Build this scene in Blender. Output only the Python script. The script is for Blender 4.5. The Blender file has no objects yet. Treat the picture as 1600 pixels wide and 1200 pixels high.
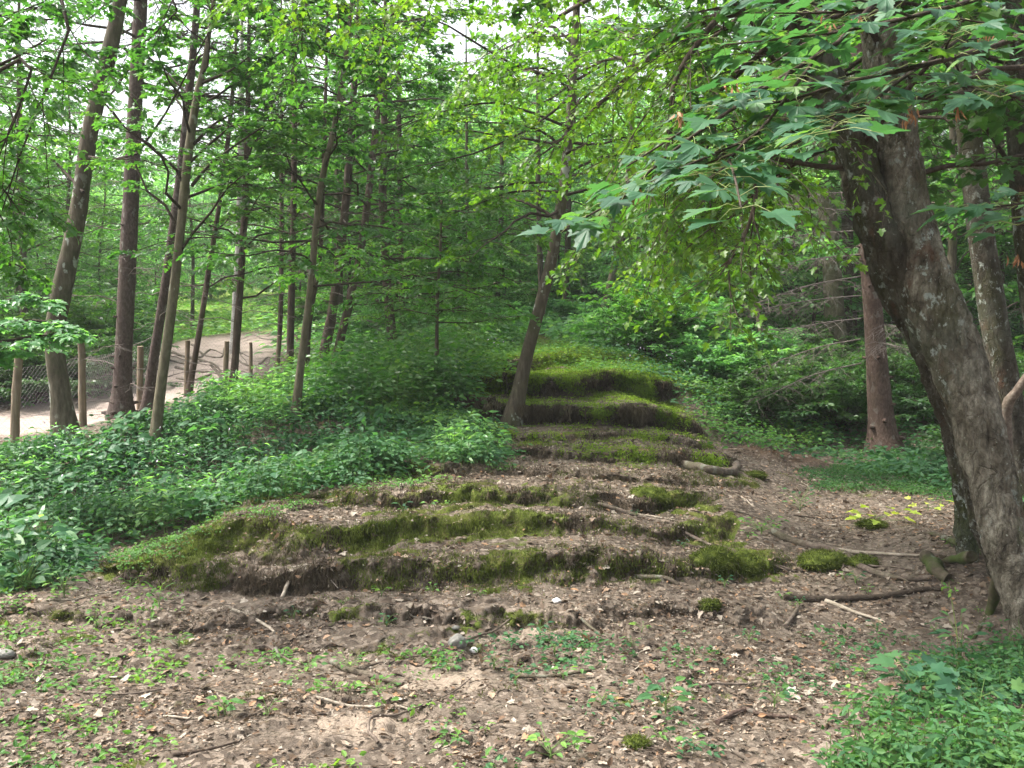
import bpy, math, random
import numpy as np
from mathutils import Vector
R = math.radians
rng = np.random.default_rng(11)
random.seed(5)
sc = bpy.context.scene
COL = sc.collection
# ------------------------------------------------------------------ camera, world, sun, exposure
F = 1500.0                      # focal length in pixels of the 1600 px wide photograph
HZ = 560.0                      # image row of the horizon
EYE = 1.6
PITCH = math.atan((600 - HZ) / F)
cam_d = bpy.data.cameras.new('camera'); cam = bpy.data.objects.new('camera', cam_d); COL.objects.link(cam)
cam.location = (0, 0, EYE); cam.rotation_euler = (R(90) - PITCH, 0, 0)
cam_d.sensor_width = 36; cam_d.lens = 36 * F / 1600; cam_d.clip_start = .05; cam_d.clip_end = 1500
sc.camera = cam
SUN_EL, SUN_AZ = R(56), R(-82)   # azimuth of the sun measured from +Y, clockwise seen from above
world = bpy.data.worlds.new('World'); sc.world = world; world.use_nodes = True
wn = world.node_tree; wn.nodes.clear()
sky = wn.nodes.new('ShaderNodeTexSky'); sky.sky_type = 'NISHITA'; sky.sun_disc = False
sky.sun_elevation = SUN_EL; sky.sun_rotation = SUN_AZ; sky.air_density = 1.0; sky.dust_density = 6.0; sky.ozone_density = .6
bg = wn.nodes.new('ShaderNodeBackground'); bg.inputs[1].default_value = .135
wo = wn.nodes.new('ShaderNodeOutputWorld'); hs = wn.nodes.new('ShaderNodeHueSaturation'); hs.inputs['Saturation'].default_value = .3; hs.inputs['Value'].default_value = 1.15
wn.links.new(sky.outputs[0], hs.inputs['Color']); wn.links.new(hs.outputs[0], bg.inputs[0]); wn.links.new(bg.outputs[0], wo.inputs[0])
sun_d = bpy.data.lights.new('sun', 'SUN'); sun_d.energy = 2.9; sun_d.angle = R(6); sun_d.color = (1, .95, .86)
sun = bpy.data.objects.new('sun', sun_d); COL.objects.link(sun); sun.location = (0, 0, 30)
sdir = Vector((math.sin(SUN_AZ) * math.cos(SUN_EL), math.cos(SUN_AZ) * math.cos(SUN_EL), math.sin(SUN_EL)))
sun.rotation_euler = sdir.to_track_quat('Z', 'Y').to_euler()
sc.view_settings.view_transform = 'Standard'; sc.view_settings.look = 'None'; sc.view_settings.gamma = 1
sc.view_settings.exposure = 1.6
sc.cycles.max_bounces = 7; sc.cycles.diffuse_bounces = 4; sc.cycles.glossy_bounces = 2; sc.cycles.transmission_bounces = 4
sc.cycles.use_denoising = True; sc.cycles.caustics_reflective = False; sc.cycles.caustics_refractive = False

# ------------------------------------------------------------------ helpers: projection, noise
CP, SP = math.cos(PITCH), math.sin(PITCH)
def P(px, py, d):
    """world point seen at photo pixel (px, py) at depth y = d"""
    xc = (px - 800) / F; yc = (600 - py) / F
    t = d / (CP + yc * SP)
    return np.array([xc * t, d, EYE + t * (yc * CP - SP)])
def project(v):
    x, y, z = v[..., 0], v[..., 1], v[..., 2] - EYE
    zc = np.maximum(y * CP - z * SP, .05); yc = y * SP + z * CP
    return 800 + F * x / zc, 600 - F * yc / zc
def hash3(i, j, k, seed):
    h = (i.astype(np.int64) * 374761393 + j.astype(np.int64) * 668265263 + k.astype(np.int64) * 2147483647 + seed * 1274126177) & 0xffffffff
    h = ((h ^ (h >> 13)) * 1274126177) & 0xffffffff
    h = (h ^ (h >> 16)) & 0xffff
    return h / 65535.0
def noise(p, scale=1.0, seed=0):
    p = np.asarray(p, float) * scale
    if p.shape[-1] == 2: p = np.concatenate([p, np.zeros(p.shape[:-1] + (1,))], -1)
    i = np.floor(p); f = p - i; f = f * f * (3 - 2 * f); i = i.astype(np.int64)
    x, y, z = i[..., 0], i[..., 1], i[..., 2]; fx, fy, fz = f[..., 0], f[..., 1], f[..., 2]
    r = 0
    for a in (0, 1):
        for b in (0, 1):
            for c in (0, 1):
                w = (fx if a else 1 - fx) * (fy if b else 1 - fy) * (fz if c else 1 - fz)
                r = r + w * hash3(x + a, y + b, z + c, seed)
    return r * 2 - 1
def fbm(p, scale=1.0, octs=3, seed=0):
    r = 0; a = 1.0; s = 0
    for o in range(octs):
        r = r + a * noise(p, scale * 2 ** o, seed + o * 17); s += a; a *= .5
    return r / s
def sm(a, b, x):
    t = np.clip((x - a) / (b - a), 0, 1); return t * t * (3 - 2 * t)
def nrm(v): return v / (np.linalg.norm(v, axis=-1, keepdims=True) + 1e-9)

# ------------------------------------------------------------------ helpers: objects
def link(name, data, mat=None, parent=None, kind=None):
    o = bpy.data.objects.new(name, data); COL.objects.link(o)
    if mat is not None and data is not None:
        for m in (mat if isinstance(mat, (list, tuple)) else [mat]): data.materials.append(m)
    if parent is not None: o.parent = parent
    if kind: o['kind'] = kind
    return o
def tag(o, label, cat, group=None, kind=None):
    o['label'] = label; o['category'] = cat
    if group: o['group'] = group
    if kind: o['kind'] = kind
    return o
def thing(name, label, cat, loc=(0, 0, 0), group=None):
    o = bpy.data.objects.new(name, None); COL.objects.link(o); o.location = tuple(float(v) for v in loc)
    o.empty_display_size = .2
    return tag(o, label, cat, group)
class Acc:
    """collects geometry as numpy blocks; faces are all triangles or quads per block"""
    def __init__(s): s.v = []; s.f = []; s.t = []; s.m = []; s.n = 0
    def add(s, v, f, tint=None, mi=0):
        v = np.asarray(v, float).reshape(-1, 3); f = np.asarray(f, np.int64)
        if len(v) == 0: return
        s.v.append(v); s.f.append(f + s.n); s.n += len(v); s.m.append(mi)
        s.t.append(np.full(len(v), .5) if tint is None else np.asarray(tint, float))
    def merge(s, o, mi=None):
        for k in range(len(o.v)):
            s.f.append(o.f[k] + s.n); s.m.append(o.m[k] if mi is None else mi)
        s.v += o.v; s.t += o.t; s.n += o.n
    def mesh(s, name, smooth=True, origin=(0, 0, 0), attrs=None):
        me = bpy.data.meshes.new(name)
        if not s.v: return me
        v = np.concatenate(s.v) - np.asarray(origin, float)
        tot = np.concatenate([np.full(len(f), f.shape[1], np.int32) for f in s.f])
        li = np.concatenate([f.reshape(-1) for f in s.f]).astype(np.int32)
        mi = np.concatenate([np.full(len(f), m, np.int32) for f, m in zip(s.f, s.m)])
        st = np.concatenate([[0], np.cumsum(tot)[:-1]]).astype(np.int32)
        me.vertices.add(len(v)); me.loops.add(len(li)); me.polygons.add(len(tot))
        me.vertices.foreach_set('co', v.astype(np.float32).ravel())
        me.loops.foreach_set('vertex_index', li)
        me.polygons.foreach_set('loop_start', st); me.polygons.foreach_set('loop_total', tot)
        me.polygons.foreach_set('material_index', mi)
        me.polygons.foreach_set('use_smooth', np.full(len(tot), smooth, bool))
        a = me.attributes.new('tint', 'FLOAT', 'POINT'); a.data.foreach_set('value', np.concatenate(s.t).astype(np.float32))
        for k, vals in (attrs or {}).items():
            a = me.attributes.new(k, 'FLOAT', 'POINT'); a.data.foreach_set('value', vals.astype(np.float32))
        me.update(calc_edges=True); return me
def resample(pts, n):
    """Catmull-Rom through the points, n samples (extra columns such as radius ride along)"""
    p = np.asarray(pts, float); m = len(p)
    if m == 2: return p[0] + (p[1] - p[0]) * np.linspace(0, 1, n)[:, None]
    q = np.vstack([2 * p[0] - p[1], p, 2 * p[-1] - p[-2]])
    u = np.linspace(0, m - 1 - 1e-6, n); i = np.floor(u).astype(int); t = (u - i)[:, None]
    a, b, c, d = q[i], q[i + 1], q[i + 2], q[i + 3]
    return .5 * (2 * b + (c - a) * t + (2 * a - 5 * b + 4 * c - d) * t * t + (3 * b - a - 3 * c + d) * t ** 3)
def tube(acc, pts, rad, sides=8, disp=None, cap=True, mi=0, tint=.5):
    """one tapered limb along a polyline (k,3) with radius (k,)"""
    pts = np.asarray(pts, float); k = len(pts); rad = np.broadcast_to(np.asarray(rad, float), (k,))
    T = nrm(np.gradient(pts, axis=0)); ref = np.array([1., 0, 0]) if abs(T[0][0]) < .8 else np.array([0, 1., 0])
    N = np.zeros_like(pts); n = ref
    for i in range(k):
        n = n - T[i] * n.dot(T[i]); n /= np.linalg.norm(n) + 1e-9; N[i] = n
    B = np.cross(T, N)
    a = np.linspace(0, 2 * math.pi, sides, endpoint=False)
    d = N[:, None] * np.cos(a)[None, :, None] + B[:, None] * np.sin(a)[None, :, None]
    v = pts[:, None] + d * rad[:, None, None]
    if disp is not None: v = v + d * disp(v, np.broadcast_to(a, (k, sides)), rad[:, None])[..., None]
    v = v.reshape(-1, 3)
    i = np.arange(k - 1)[:, None] * sides; j = np.arange(sides)[None]; j2 = (j + 1) % sides
    f = np.stack([i + j, i + j2, i + sides + j2, i + sides + j], -1).reshape(-1, 4)
    acc.add(v, f, np.full(len(v), tint), mi)
    if cap:
        for e, row, fl in ((pts[-1], (k - 1) * sides, False), (pts[0], 0, True)):
            ring = v[row:row + sides]; c = ring.mean(0)
            fv = np.vstack([ring, c]); jj = np.arange(sides); ff = np.stack([jj, (jj + 1) % sides, np.full(sides, sides)], -1)
            acc.add(fv, ff[:, ::-1] if fl else ff, np.full(len(fv), tint), mi)
def twigs(acc, pl, r0, r1, sides=3, mi=0):
    """many thin twigs at once: pl (n,k,3)"""
    if len(pl) == 0: return
    n, k = pl.shape[:2]
    T = nrm(pl[:, -1] - pl[:, 0]); ref = np.where(np.abs(T[:, 2:]) < .8, [[0, 0, 1.]], [[1., 0, 0]])
    N = nrm(np.cross(T, ref)); B = np.cross(T, N)
    r0 = np.broadcast_to(np.asarray(r0, float), (n,)); r1 = np.broadcast_to(np.asarray(r1, float), (n,))
    r = r0[:, None] + (r1 - r0)[:, None] * np.linspace(0, 1, k)[None]
    a = np.linspace(0, 2 * math.pi, sides, endpoint=False)
    d = N[:, None] * np.cos(a)[None, :, None] + B[:, None] * np.sin(a)[None, :, None]      # n,s,3
    v = pl[:, :, None] + d[:, None] * r[:, :, None, None]
    base = (np.arange(n) * k * sides)[:, None, None]; i = (np.arange(k - 1) * sides)[None, :, None]; j = np.arange(sides)[None, None]
    j2 = (j + 1) % sides
    f = np.stack([base + i + j, base + i + j2, base + i + sides + j2, base + i + sides + j], -1).reshape(-1, 4)
    acc.add(v.reshape(-1, 3), f, None, mi)

# leaf templates: x along the leaf, z its upper side
def fan(half, c=(.35, 0), cup=.12, droop=.22):
    h = np.array(half); o = np.vstack([h, (h * [1, -1])[::-1][1:] if abs(h[-1][1]) < 1e-6 else (h * [1, -1])[::-1]])
    v = np.vstack([[c], o]); x, y = v[:, 0], v[:, 1]
    z = np.abs(y) * cup - droop * x * x
    n = len(o); j = np.arange(n)
    f = np.stack([np.zeros(n, int), 1 + j, 1 + (j + 1) % n], -1)[:, ::-1]
    return np.column_stack([x, y, z]), f
MAPLE_HI = fan([(0, .02), (-.10, .22), (-.02, .29), (-.03, .43), (.12, .37), (.24, .37), (.33, .52), (.43, .63), (.49, .52), (.62, .55),
                (.57, .40), (.52, .23), (.66, .28), (.73, .21), (.85, .21), (.88, .09), (1.08, 0)], c=(.3, 0), cup=.16, droop=.2)
MAPLE_LO = fan([(0, .02), (-.06, .36), (.2, .3), (.43, .56), (.54, .24), (.8, .22), (1.03, 0)], c=(.3, 0))
OVATE = (np.array([(0, 0, 0), (.35, .27, .03), (.35, 0, -.04), (.35, -.27, .03), (.72, .2, -.04), (.72, 0, -.1), (.72, -.2, -.04), (1.05, 0, -.24)]),
         np.array([(0, 2, 1), (0, 3, 2), (1, 2, 4), (2, 5, 4), (2, 3, 6), (2, 6, 5), (4, 5, 7), (5, 6, 7)]))
DIAM = (np.array([(0, 0, 0), (.45, .3, .05), (.45, -.3, .05), (1, 0, -.1)]), np.array([(0, 2, 1), (1, 2, 3)]))
LANCE = (np.array([(0, 0, 0), (.4, .13, .03), (.4, -.13, .03), (.8, .08, -.05), (.8, -.08, -.05), (1.1, 0, -.25)]), np.array([(0, 2, 1), (1, 2, 3), (2, 4, 3), (3, 4, 5)]))
BROAD = (lambda: fan([(0, .04), (.02, .3), (.2, .42), (.45, .46), (.7, .36), (.92, .18), (1.05, 0)], c=(.4, 0), cup=.2, droop=.35))()
def leaves(acc, pos, out, up, size, tpl, tint=None, mi=0):
    n = len(pos)
    if n == 0: return
    X = nrm(out); Z = nrm(up - X * (up * X).sum(-1, keepdims=True)); Y = np.cross(Z, X)
    tv, tf = tpl; s = np.broadcast_to(np.asarray(size, float), (n,))
    v = pos[:, None] + s[:, None, None] * (tv[None, :, :1] * X[:, None] + tv[None, :, 1:2] * Y[:, None] + tv[None, :, 2:] * Z[:, None])
    f = (tf[None] + (np.arange(n) * len(tv))[:, None, None]).reshape(-1, tf.shape[1])
    t = rng.random(n) if tint is None else tint
    acc.add(v.reshape(-1, 3), f, np.repeat(t, len(tv)), mi)
def blobtint(pos, seed=3, scale=.9):
    """leaf tint: clumpy, plus a little per leaf"""
    return np.clip(.5 + .38 * noise(pos, scale, seed) + rng.normal(0, .16, len(pos)), 0, 1)

# ------------------------------------------------------------------ materials
def mat(name):
    m = bpy.data.materials.new(name); m.use_nodes = True; nt = m.node_tree; nt.nodes.clear()
    o = nt.nodes.new('ShaderNodeOutputMaterial'); return m, nt, o
def N(nt, t, **kw):
    n = nt.nodes.new('ShaderNode' + t)
    for k, v in kw.items(): setattr(n, k, v)
    return n
def ramp(nt, fac, stops, interp='LINEAR'):
    r = N(nt, 'ValToRGB'); r.color_ramp.interpolation = interp; e = r.color_ramp.elements
    e[0].position, e[0].color = stops[0][0], (*stops[0][1], 1); e[1].position, e[1].color = stops[-1][0], (*stops[-1][1], 1)
    for p, c in stops[1:-1]:
        x = e.new(p); x.color = (*c, 1)
    nt.links.new(fac, r.inputs[0]); return r.outputs[0]
def attr(nt, name):
    a = N(nt, 'Attribute'); a.attribute_name = name; return a.outputs['Fac']
def tex(nt, kind, scale, vec=None, stretch=None, detail=4, rough=.6, out=0):
    n = N(nt, kind); n.inputs['Scale'].default_value = scale
    if kind == 'TexNoise': n.inputs['Detail'].default_value = detail; n.inputs['Roughness'].default_value = rough
    if vec is None: vec = N(nt, 'NewGeometry').outputs['Position']
    if stretch:
        mp = N(nt, 'Mapping'); mp.inputs['Scale'].default_value = stretch; nt.links.new(vec, mp.inputs[0]); vec = mp.outputs[0]
    nt.links.new(vec, n.inputs['Vector']); return n.outputs[out]
def mixc(nt, f, a, b, blend='MIX'):
    m = N(nt, 'Mix', data_type='RGBA', blend_type=blend)
    for s, i in ((f, 0), (a, 6), (b, 7)):
        if isinstance(s, (int, float)): m.inputs[i].default_value = s
        elif isinstance(s, tuple): m.inputs[i].default_value = (*s, 1)
        else: nt.links.new(s, m.inputs[i])
    return m.outputs[2]
def mth(nt, op, a, b=None, clamp=False):
    m = N(nt, 'Math', operation=op, use_clamp=clamp)
    for s, i in ((a, 0), (b, 1)):
        if s is None: continue
        if isinstance(s, (int, float)): m.inputs[i].default_value = s
        else: nt.links.new(s, m.inputs[i])
    return m.outputs[0]
def finish(nt, o, col, rough=.85, bump=None, bs=.5, bd=.02, spec=.3):
    b = N(nt, 'BsdfPrincipled'); nt.links.new(col, b.inputs['Base Color']) if not isinstance(col, tuple) else setattr(b.inputs['Base Color'], 'default_value', (*col, 1))
    b.inputs['Roughness'].default_value = rough; b.inputs['Specular IOR Level'].default_value = spec
    if bump is not None:
        bp = N(nt, 'Bump'); bp.inputs['Strength'].default_value = bs; bp.inputs['Distance'].default_value = bd
        nt.links.new(bump, bp.inputs['Height']); nt.links.new(bp.outputs[0], b.inputs['Normal'])
    nt.links.new(b.outputs[0], o.inputs[0]); return b
def leaf_mat(name, cols, trans=.42, rough=.42, spec=.5, tmul=(1.5, 1.65, .65)):
    m, nt, o = mat(name)
    n = len(cols); c = ramp(nt, attr(nt, 'tint'), [(i / (n - 1), k) for i, k in enumerate(cols)])
    b = N(nt, 'BsdfPrincipled'); nt.links.new(c, b.inputs['Base Color']); b.inputs['Roughness'].default_value = rough
    b.inputs['Specular IOR Level'].default_value = spec
    tr = N(nt, 'BsdfTranslucent'); nt.links.new(mixc(nt, 1.0, c, tmul, 'MULTIPLY'), tr.inputs[0])
    mx = N(nt, 'MixShader'); mx.inputs[0].default_value = trans
    nt.links.new(b.outputs[0], mx.inputs[1]); nt.links.new(tr.outputs[0], mx.inputs[2]); nt.links.new(mx.outputs[0], o.inputs[0])
    return m
M = {}
M['leaf_green'] = leaf_mat('leaf_green', [(.03, .10, .025), (.05, .15, .035), (.075, .19, .042), (.12, .23, .04)], .48)
M['leaf_yellow'] = leaf_mat('leaf_yellow', [(.045, .12, .015), (.075, .17, .02), (.115, .22, .025), (.18, .26, .03)], .5)  # glow of backlit leaves is put into this yellower green
M['leaf_blue'] = leaf_mat('leaf_blue', [(.035, .12, .055), (.055, .16, .07), (.08, .2, .085), (.12, .25, .07)], .45, .5, .4)
M['leaf_pale'] = leaf_mat('leaf_pale', [(.07, .18, .08), (.12, .28, .12), (.18, .36, .15), (.26, .43, .15)], .55, .4)  # on far foliage this paler tone paints in a veil of light
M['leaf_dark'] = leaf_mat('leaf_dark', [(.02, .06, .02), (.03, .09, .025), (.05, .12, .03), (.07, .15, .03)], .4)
M['leaf_big'] = leaf_mat('leaf_big', [(.03, .095, .05), (.045, .13, .065), (.065, .16, .07), (.10, .2, .045)], .42, .52, .35)
M['herb'] = leaf_mat('herb', [(.022, .08, .038), (.036, .11, .043), (.055, .15, .052), (.10, .2, .05)], .35, .6, .3)
M['herb_light'] = leaf_mat('herb_light', [(.05, .14, .035), (.08, .19, .045), (.115, .25, .05), (.18, .31, .05)], .4, .6, .3)
M['needles'] = leaf_mat('needles', [(.02, .05, .02), (.03, .07, .03), (.05, .09, .04)], .2, .6, .3)
M['moss'] = leaf_mat('moss', [(.03, .042, .010), (.06, .082, .015), (.10, .13, .024), (.2, .23, .06)], .25, .9, .1, (1.3, 1.4, .6))
M['herb_mid'] = leaf_mat('herb_mid', [(.025, .085, .028), (.042, .12, .032), (.065, .155, .038), (.11, .21, .045)], .4, .6, .3)
M['moss_bright'] = leaf_mat('moss_bright', [(.06, .10, .015), (.11, .18, .022), (.17, .26, .03), (.25, .36, .05)], .4, .8, .15)
M['moss_brown'] = leaf_mat('moss_brown', [(.022, .016, .011), (.05, .038, .026), (.09, .072, .048), (.15, .13, .08)], .15, .9, .1, (1, 1, 1))
M['litter'] = leaf_mat('litter', [(.05, .036, .025), (.11, .08, .057), (.19, .145, .11), (.10, .067, .044), (.24, .2, .158), (.31, .27, .22), (.14, .08, .045), (.09, .066, .048), (.21, .165, .125), (.30, .17, .09), (.40, .37, .32)], .1, .7, .25, (1, .9, .7))
M['samara'] = leaf_mat('samara', [(.22, .10, .05), (.34, .17, .09), (.42, .24, .13)], .3, .6, .3, (1, .9, .7))
M['yellow_leaf'] = leaf_mat('yellow_leaf', [(.3, .42, .05), (.42, .5, .08), (.5, .55, .1)], .4)
def bark(name, c0, c1, c2, vs=18, stretch=(1, 1, .18), moss=0.0, lichen=0.0, bs=.6, bd=.02, redden=0.0, scale=1.0):
    m, nt, o = mat(name); pos = N(nt, 'TexCoord').outputs['Object']
    n1 = tex(nt, 'TexNoise', vs * scale, pos, stretch, 6, .65); n2 = tex(nt, 'TexNoise', 3.0 * scale, pos, None, 4, .6)
    c = ramp(nt, n1, [(.3, c0), (.5, c1), (.7, c2)])
    c = mixc(nt, mth(nt, 'MULTIPLY', ramp(nt, n2, [(.4, (0, 0, 0)), (.65, (1, 1, 1))]), .5), c, tuple(k * .55 for k in c1))
    if redden:
        n5 = tex(nt, 'TexNoise', 5 * scale, N(nt, 'TexCoord').outputs['Object'], (1, 1, .6), 5, .6)
        c = mixc(nt, mth(nt, 'MULTIPLY', ramp(nt, n5, [(.58, (0, 0, 0)), (.66, (1, 1, 1))]), redden), c, (.22, .09, .05))
    if moss:
        n3 = tex(nt, 'TexNoise', 2.2 * scale, pos, None, 6, .7)
        c = mixc(nt, mth(nt, 'MULTIPLY', ramp(nt, n3, [(.48, (0, 0, 0)), (.62, (1, 1, 1))]), moss), c, (.045, .065, .015))
    if lichen:
        n4 = tex(nt, 'TexNoise', 9 * scale, pos, (1, 1, .7), 5, .55); n6 = tex(nt, 'TexNoise', 1.7 * scale, pos, None, 2, .5)
        k = mth(nt, 'MULTIPLY', ramp(nt, n4, [(.60, (0, 0, 0)), (.64, (1, 1, 1))]), ramp(nt, n6, [(.42, (0, 0, 0)), (.55, (1, 1, 1))]))
        c = mixc(nt, mth(nt, 'MULTIPLY', k, lichen), c, (.42, .46, .40))
    finish(nt, o, c, .9, n1, bs, bd, .2); return m
M['bark_grey'] = bark('bark_grey', (.04, .032, .022), (.085, .07, .05), (.15, .13, .095), 22, (1, 1, .25), .35, .6)
M['bark_brown'] = bark('bark_brown', (.035, .024, .018), (.075, .055, .042), (.13, .10, .078), 20, (1, 1, .2), .3, .15)
M['bark_pale'] = bark('bark_pale', (.07, .06, .04), (.13, .112, .075), (.2, .175, .125), 20, (1, 1, .3), .3, .4)
M['bark_spruce'] = bark('bark_spruce', (.04, .028, .024), (.08, .058, .05), (.13, .10, .088), 45, (1, 1, .5), .12, .2, .9, .015)
M['bark_red'] = bark('bark_red', (.045, .029, .023), (.088, .058, .046), (.14, .10, .08), 45, (1, 1, .5), .05, .15, .9, .015)
def maple_bark(nm, k_):
    m, nt, o = mat(nm); pos = N(nt, 'TexCoord').outputs['Object']
    n1 = tex(nt, 'TexNoise', 11, pos, (1, 1, .5), 9, .72); n2 = tex(nt, 'TexNoise', 45, pos, (1, 1, .6), 6, .7); n3 = tex(nt, 'TexNoise', 2.6, pos, (1, 1, .7), 5, .6)
    vo = N(nt, 'TexVoronoi', feature='DISTANCE_TO_EDGE'); vo.inputs['Scale'].default_value = 15; mp = N(nt, 'Mapping'); mp.inputs['Scale'].default_value = (1, 1, .3)
    ad = N(nt, 'VectorMath', operation='ADD'); nz_ = N(nt, 'TexNoise'); nz_.inputs['Scale'].default_value = 9; nz_.inputs['Detail'].default_value = 5; nt.links.new(pos, nz_.inputs['Vector'])
    sc_ = N(nt, 'VectorMath', operation='SCALE'); sc_.inputs['Scale'].default_value = .12; nt.links.new(nz_.outputs[1], sc_.inputs[0])
    nt.links.new(pos, ad.inputs[0]); nt.links.new(sc_.outputs[0], ad.inputs[1]); nt.links.new(ad.outputs[0], mp.inputs[0]); nt.links.new(mp.outputs[0], vo.inputs['Vector'])
    crack = ramp(nt, vo.outputs['Distance'], [(.0, (0, 0, 0)), (.05, (1, 1, 1))])
    c = ramp(nt, n1, [(.3, (.016, .013, .010)), (.43, tuple(k_ * v for v in (.05, .043, .032))), (.54, tuple(k_ * v for v in (.105, .094, .073))), (.68, tuple(k_ * v for v in (.22, .205, .165)))])
    c = mixc(nt, mth(nt, 'MULTIPLY', ramp(nt, n2, [(.45, (0, 0, 0)), (.7, (1, 1, 1))]), .55), c, (.05, .04, .03))
    c = mixc(nt, ramp(nt, n3, [(.42, (0, 0, 0)), (.62, (.6 if k_ < 1.5 else .3,) * 3)]), c, (.055, .045, .03))
    c = mixc(nt, mth(nt, 'MULTIPLY', mth(nt, 'SUBTRACT', 1.0, crack), mth(nt, 'MULTIPLY', ramp(nt, tex(nt, 'TexNoise', 3.7, pos), [(.42, (.0,) * 3), (.62, (1, 1, 1))]), .25)), c, (.02, .014, .01))
    r_ = ramp(nt, tex(nt, 'TexNoise', 4.3, pos, (1, 1, .6), 6, .65), [(.60, (0, 0, 0)), (.68, (.7,) * 3)]); c = mixc(nt, r_, c, (.13, .07, .045))
    mo = ramp(nt, tex(nt, 'TexNoise', 2.1, pos, (1, 1, .5), 8, .75), [(.50, (0, 0, 0)), (.60, (1, 1, 1))]); sx = N(nt, 'SeparateXYZ'); nt.links.new(pos, sx.inputs[0])
    mo = mth(nt, 'MULTIPLY', mo, ramp(nt, sx.outputs[2], [(.3, (1, 1, 1)), (1.6, (.35,) * 3)])); c = mixc(nt, mo, c, ramp(nt, n2, [(.3, (.02, .028, .006)), (.7, (.085, .105, .02))]))
    gr = ramp(nt, tex(nt, 'TexNoise', 1.3, pos, None, 7, .7), [(.5, (0, 0, 0)), (.66, (.5,) * 3)]); c = mixc(nt, gr, c, (.17, .19, .15))
    k = mth(nt, 'MULTIPLY', ramp(nt, tex(nt, 'TexNoise', 16, pos, (1, 1, .75), 8, .7), [(.56, (0, 0, 0)), (.62, (1, 1, 1))]), ramp(nt, tex(nt, 'TexNoise', 1.9, pos, (1, 1, .5), 3, .5), [(.42, (0, 0, 0)), (.55, (1, 1, 1))]))
    fl = ramp(nt, tex(nt, 'TexNoise', 38, pos, (1, 1, .8), 4, .6), [(.66, (0, 0, 0)), (.70, (.8,) * 3)]); c = mixc(nt, fl, c, (.33, .34, .28))
    c = mixc(nt, k, c, ramp(nt, n2, [(.3, (.26, .3, .26)), (.7, (.5, .54, .49))]))
    h = mth(nt, 'ADD', mth(nt, 'MULTIPLY', crack, .25), mth(nt, 'ADD', n1, mth(nt, 'MULTIPLY', n2, .6)))
    finish(nt, o, c, .92, h, 1.0, .06, .15); return m
M['bark_maple'] = maple_bark('bark_maple', 1.0); M['bark_maple_pale'] = maple_bark('bark_maple_pale', 2.3)
M['mossy_bark'] = bark('mossy_bark', (.04, .03, .02), (.08, .065, .045), (.13, .11, .08), 20, (1, 1, 1), 1.0, .2)
M['bark_birch'] = bark('bark_birch', (.16, .15, .13), (.36, .34, .31), (.5, .48, .45), 8, (1, 1, 2.5), .1, .2, .3)
M['twig'] = bark('twig', (.025, .018, .013), (.05, .038, .028), (.09, .07, .055), 30, (1, 1, 1))
M['dead_twig'] = bark('dead_twig', (.09, .07, .06), (.16, .135, .12), (.24, .21, .19), 30, (1, 1, 1))
M['dead_wood'] = bark('dead_wood', (.06, .045, .035), (.13, .10, .08), (.23, .19, .155), 25, (1, 1, 1), .3, .2)
M['pale_wood'] = bark('pale_wood', (.2, .16, .12), (.33, .28, .22), (.45, .4, .33), 25, (1, 1, 1), .1, 0)
M['post_wood'] = bark('post_wood', (.10, .075, .05), (.2, .155, .11), (.3, .24, .175), 40, (1, 1, .08), .2, .1, .5)
def simple(name, col, rough=.8, vs=20, var=.35, bs=.4, metallic=0):
    m, nt, o = mat(name); n = tex(nt, 'TexNoise', vs, N(nt, 'TexCoord').outputs['Object'])
    c = ramp(nt, n, [(.3, tuple(k * (1 - var) for k in col)), (.7, tuple(min(1, k * (1 + var)) for k in col))])
    b = finish(nt, o, c, rough, n, bs, .01); b.inputs['Metallic'].default_value = metallic; return m
M['wire'] = simple('wire', (.16, .15, .15), .5, 30, .2, 0, .6)
M['stone_white'] = simple('stone_white', (.7, .68, .66), .7, 30, .15)
M['stone_grey'] = simple('stone_grey', (.16, .155, .14), .8, 25, .3)
M['flower'] = simple('flower', (.7, .6, .75), .6, 5, .1, 0)
M['stem'] = simple('stem', (.12, .2, .05), .6, 20, .2, 0)
M['petiole'] = simple('petiole', (.16, .2, .06), .5, 20, .2, 0)
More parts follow.
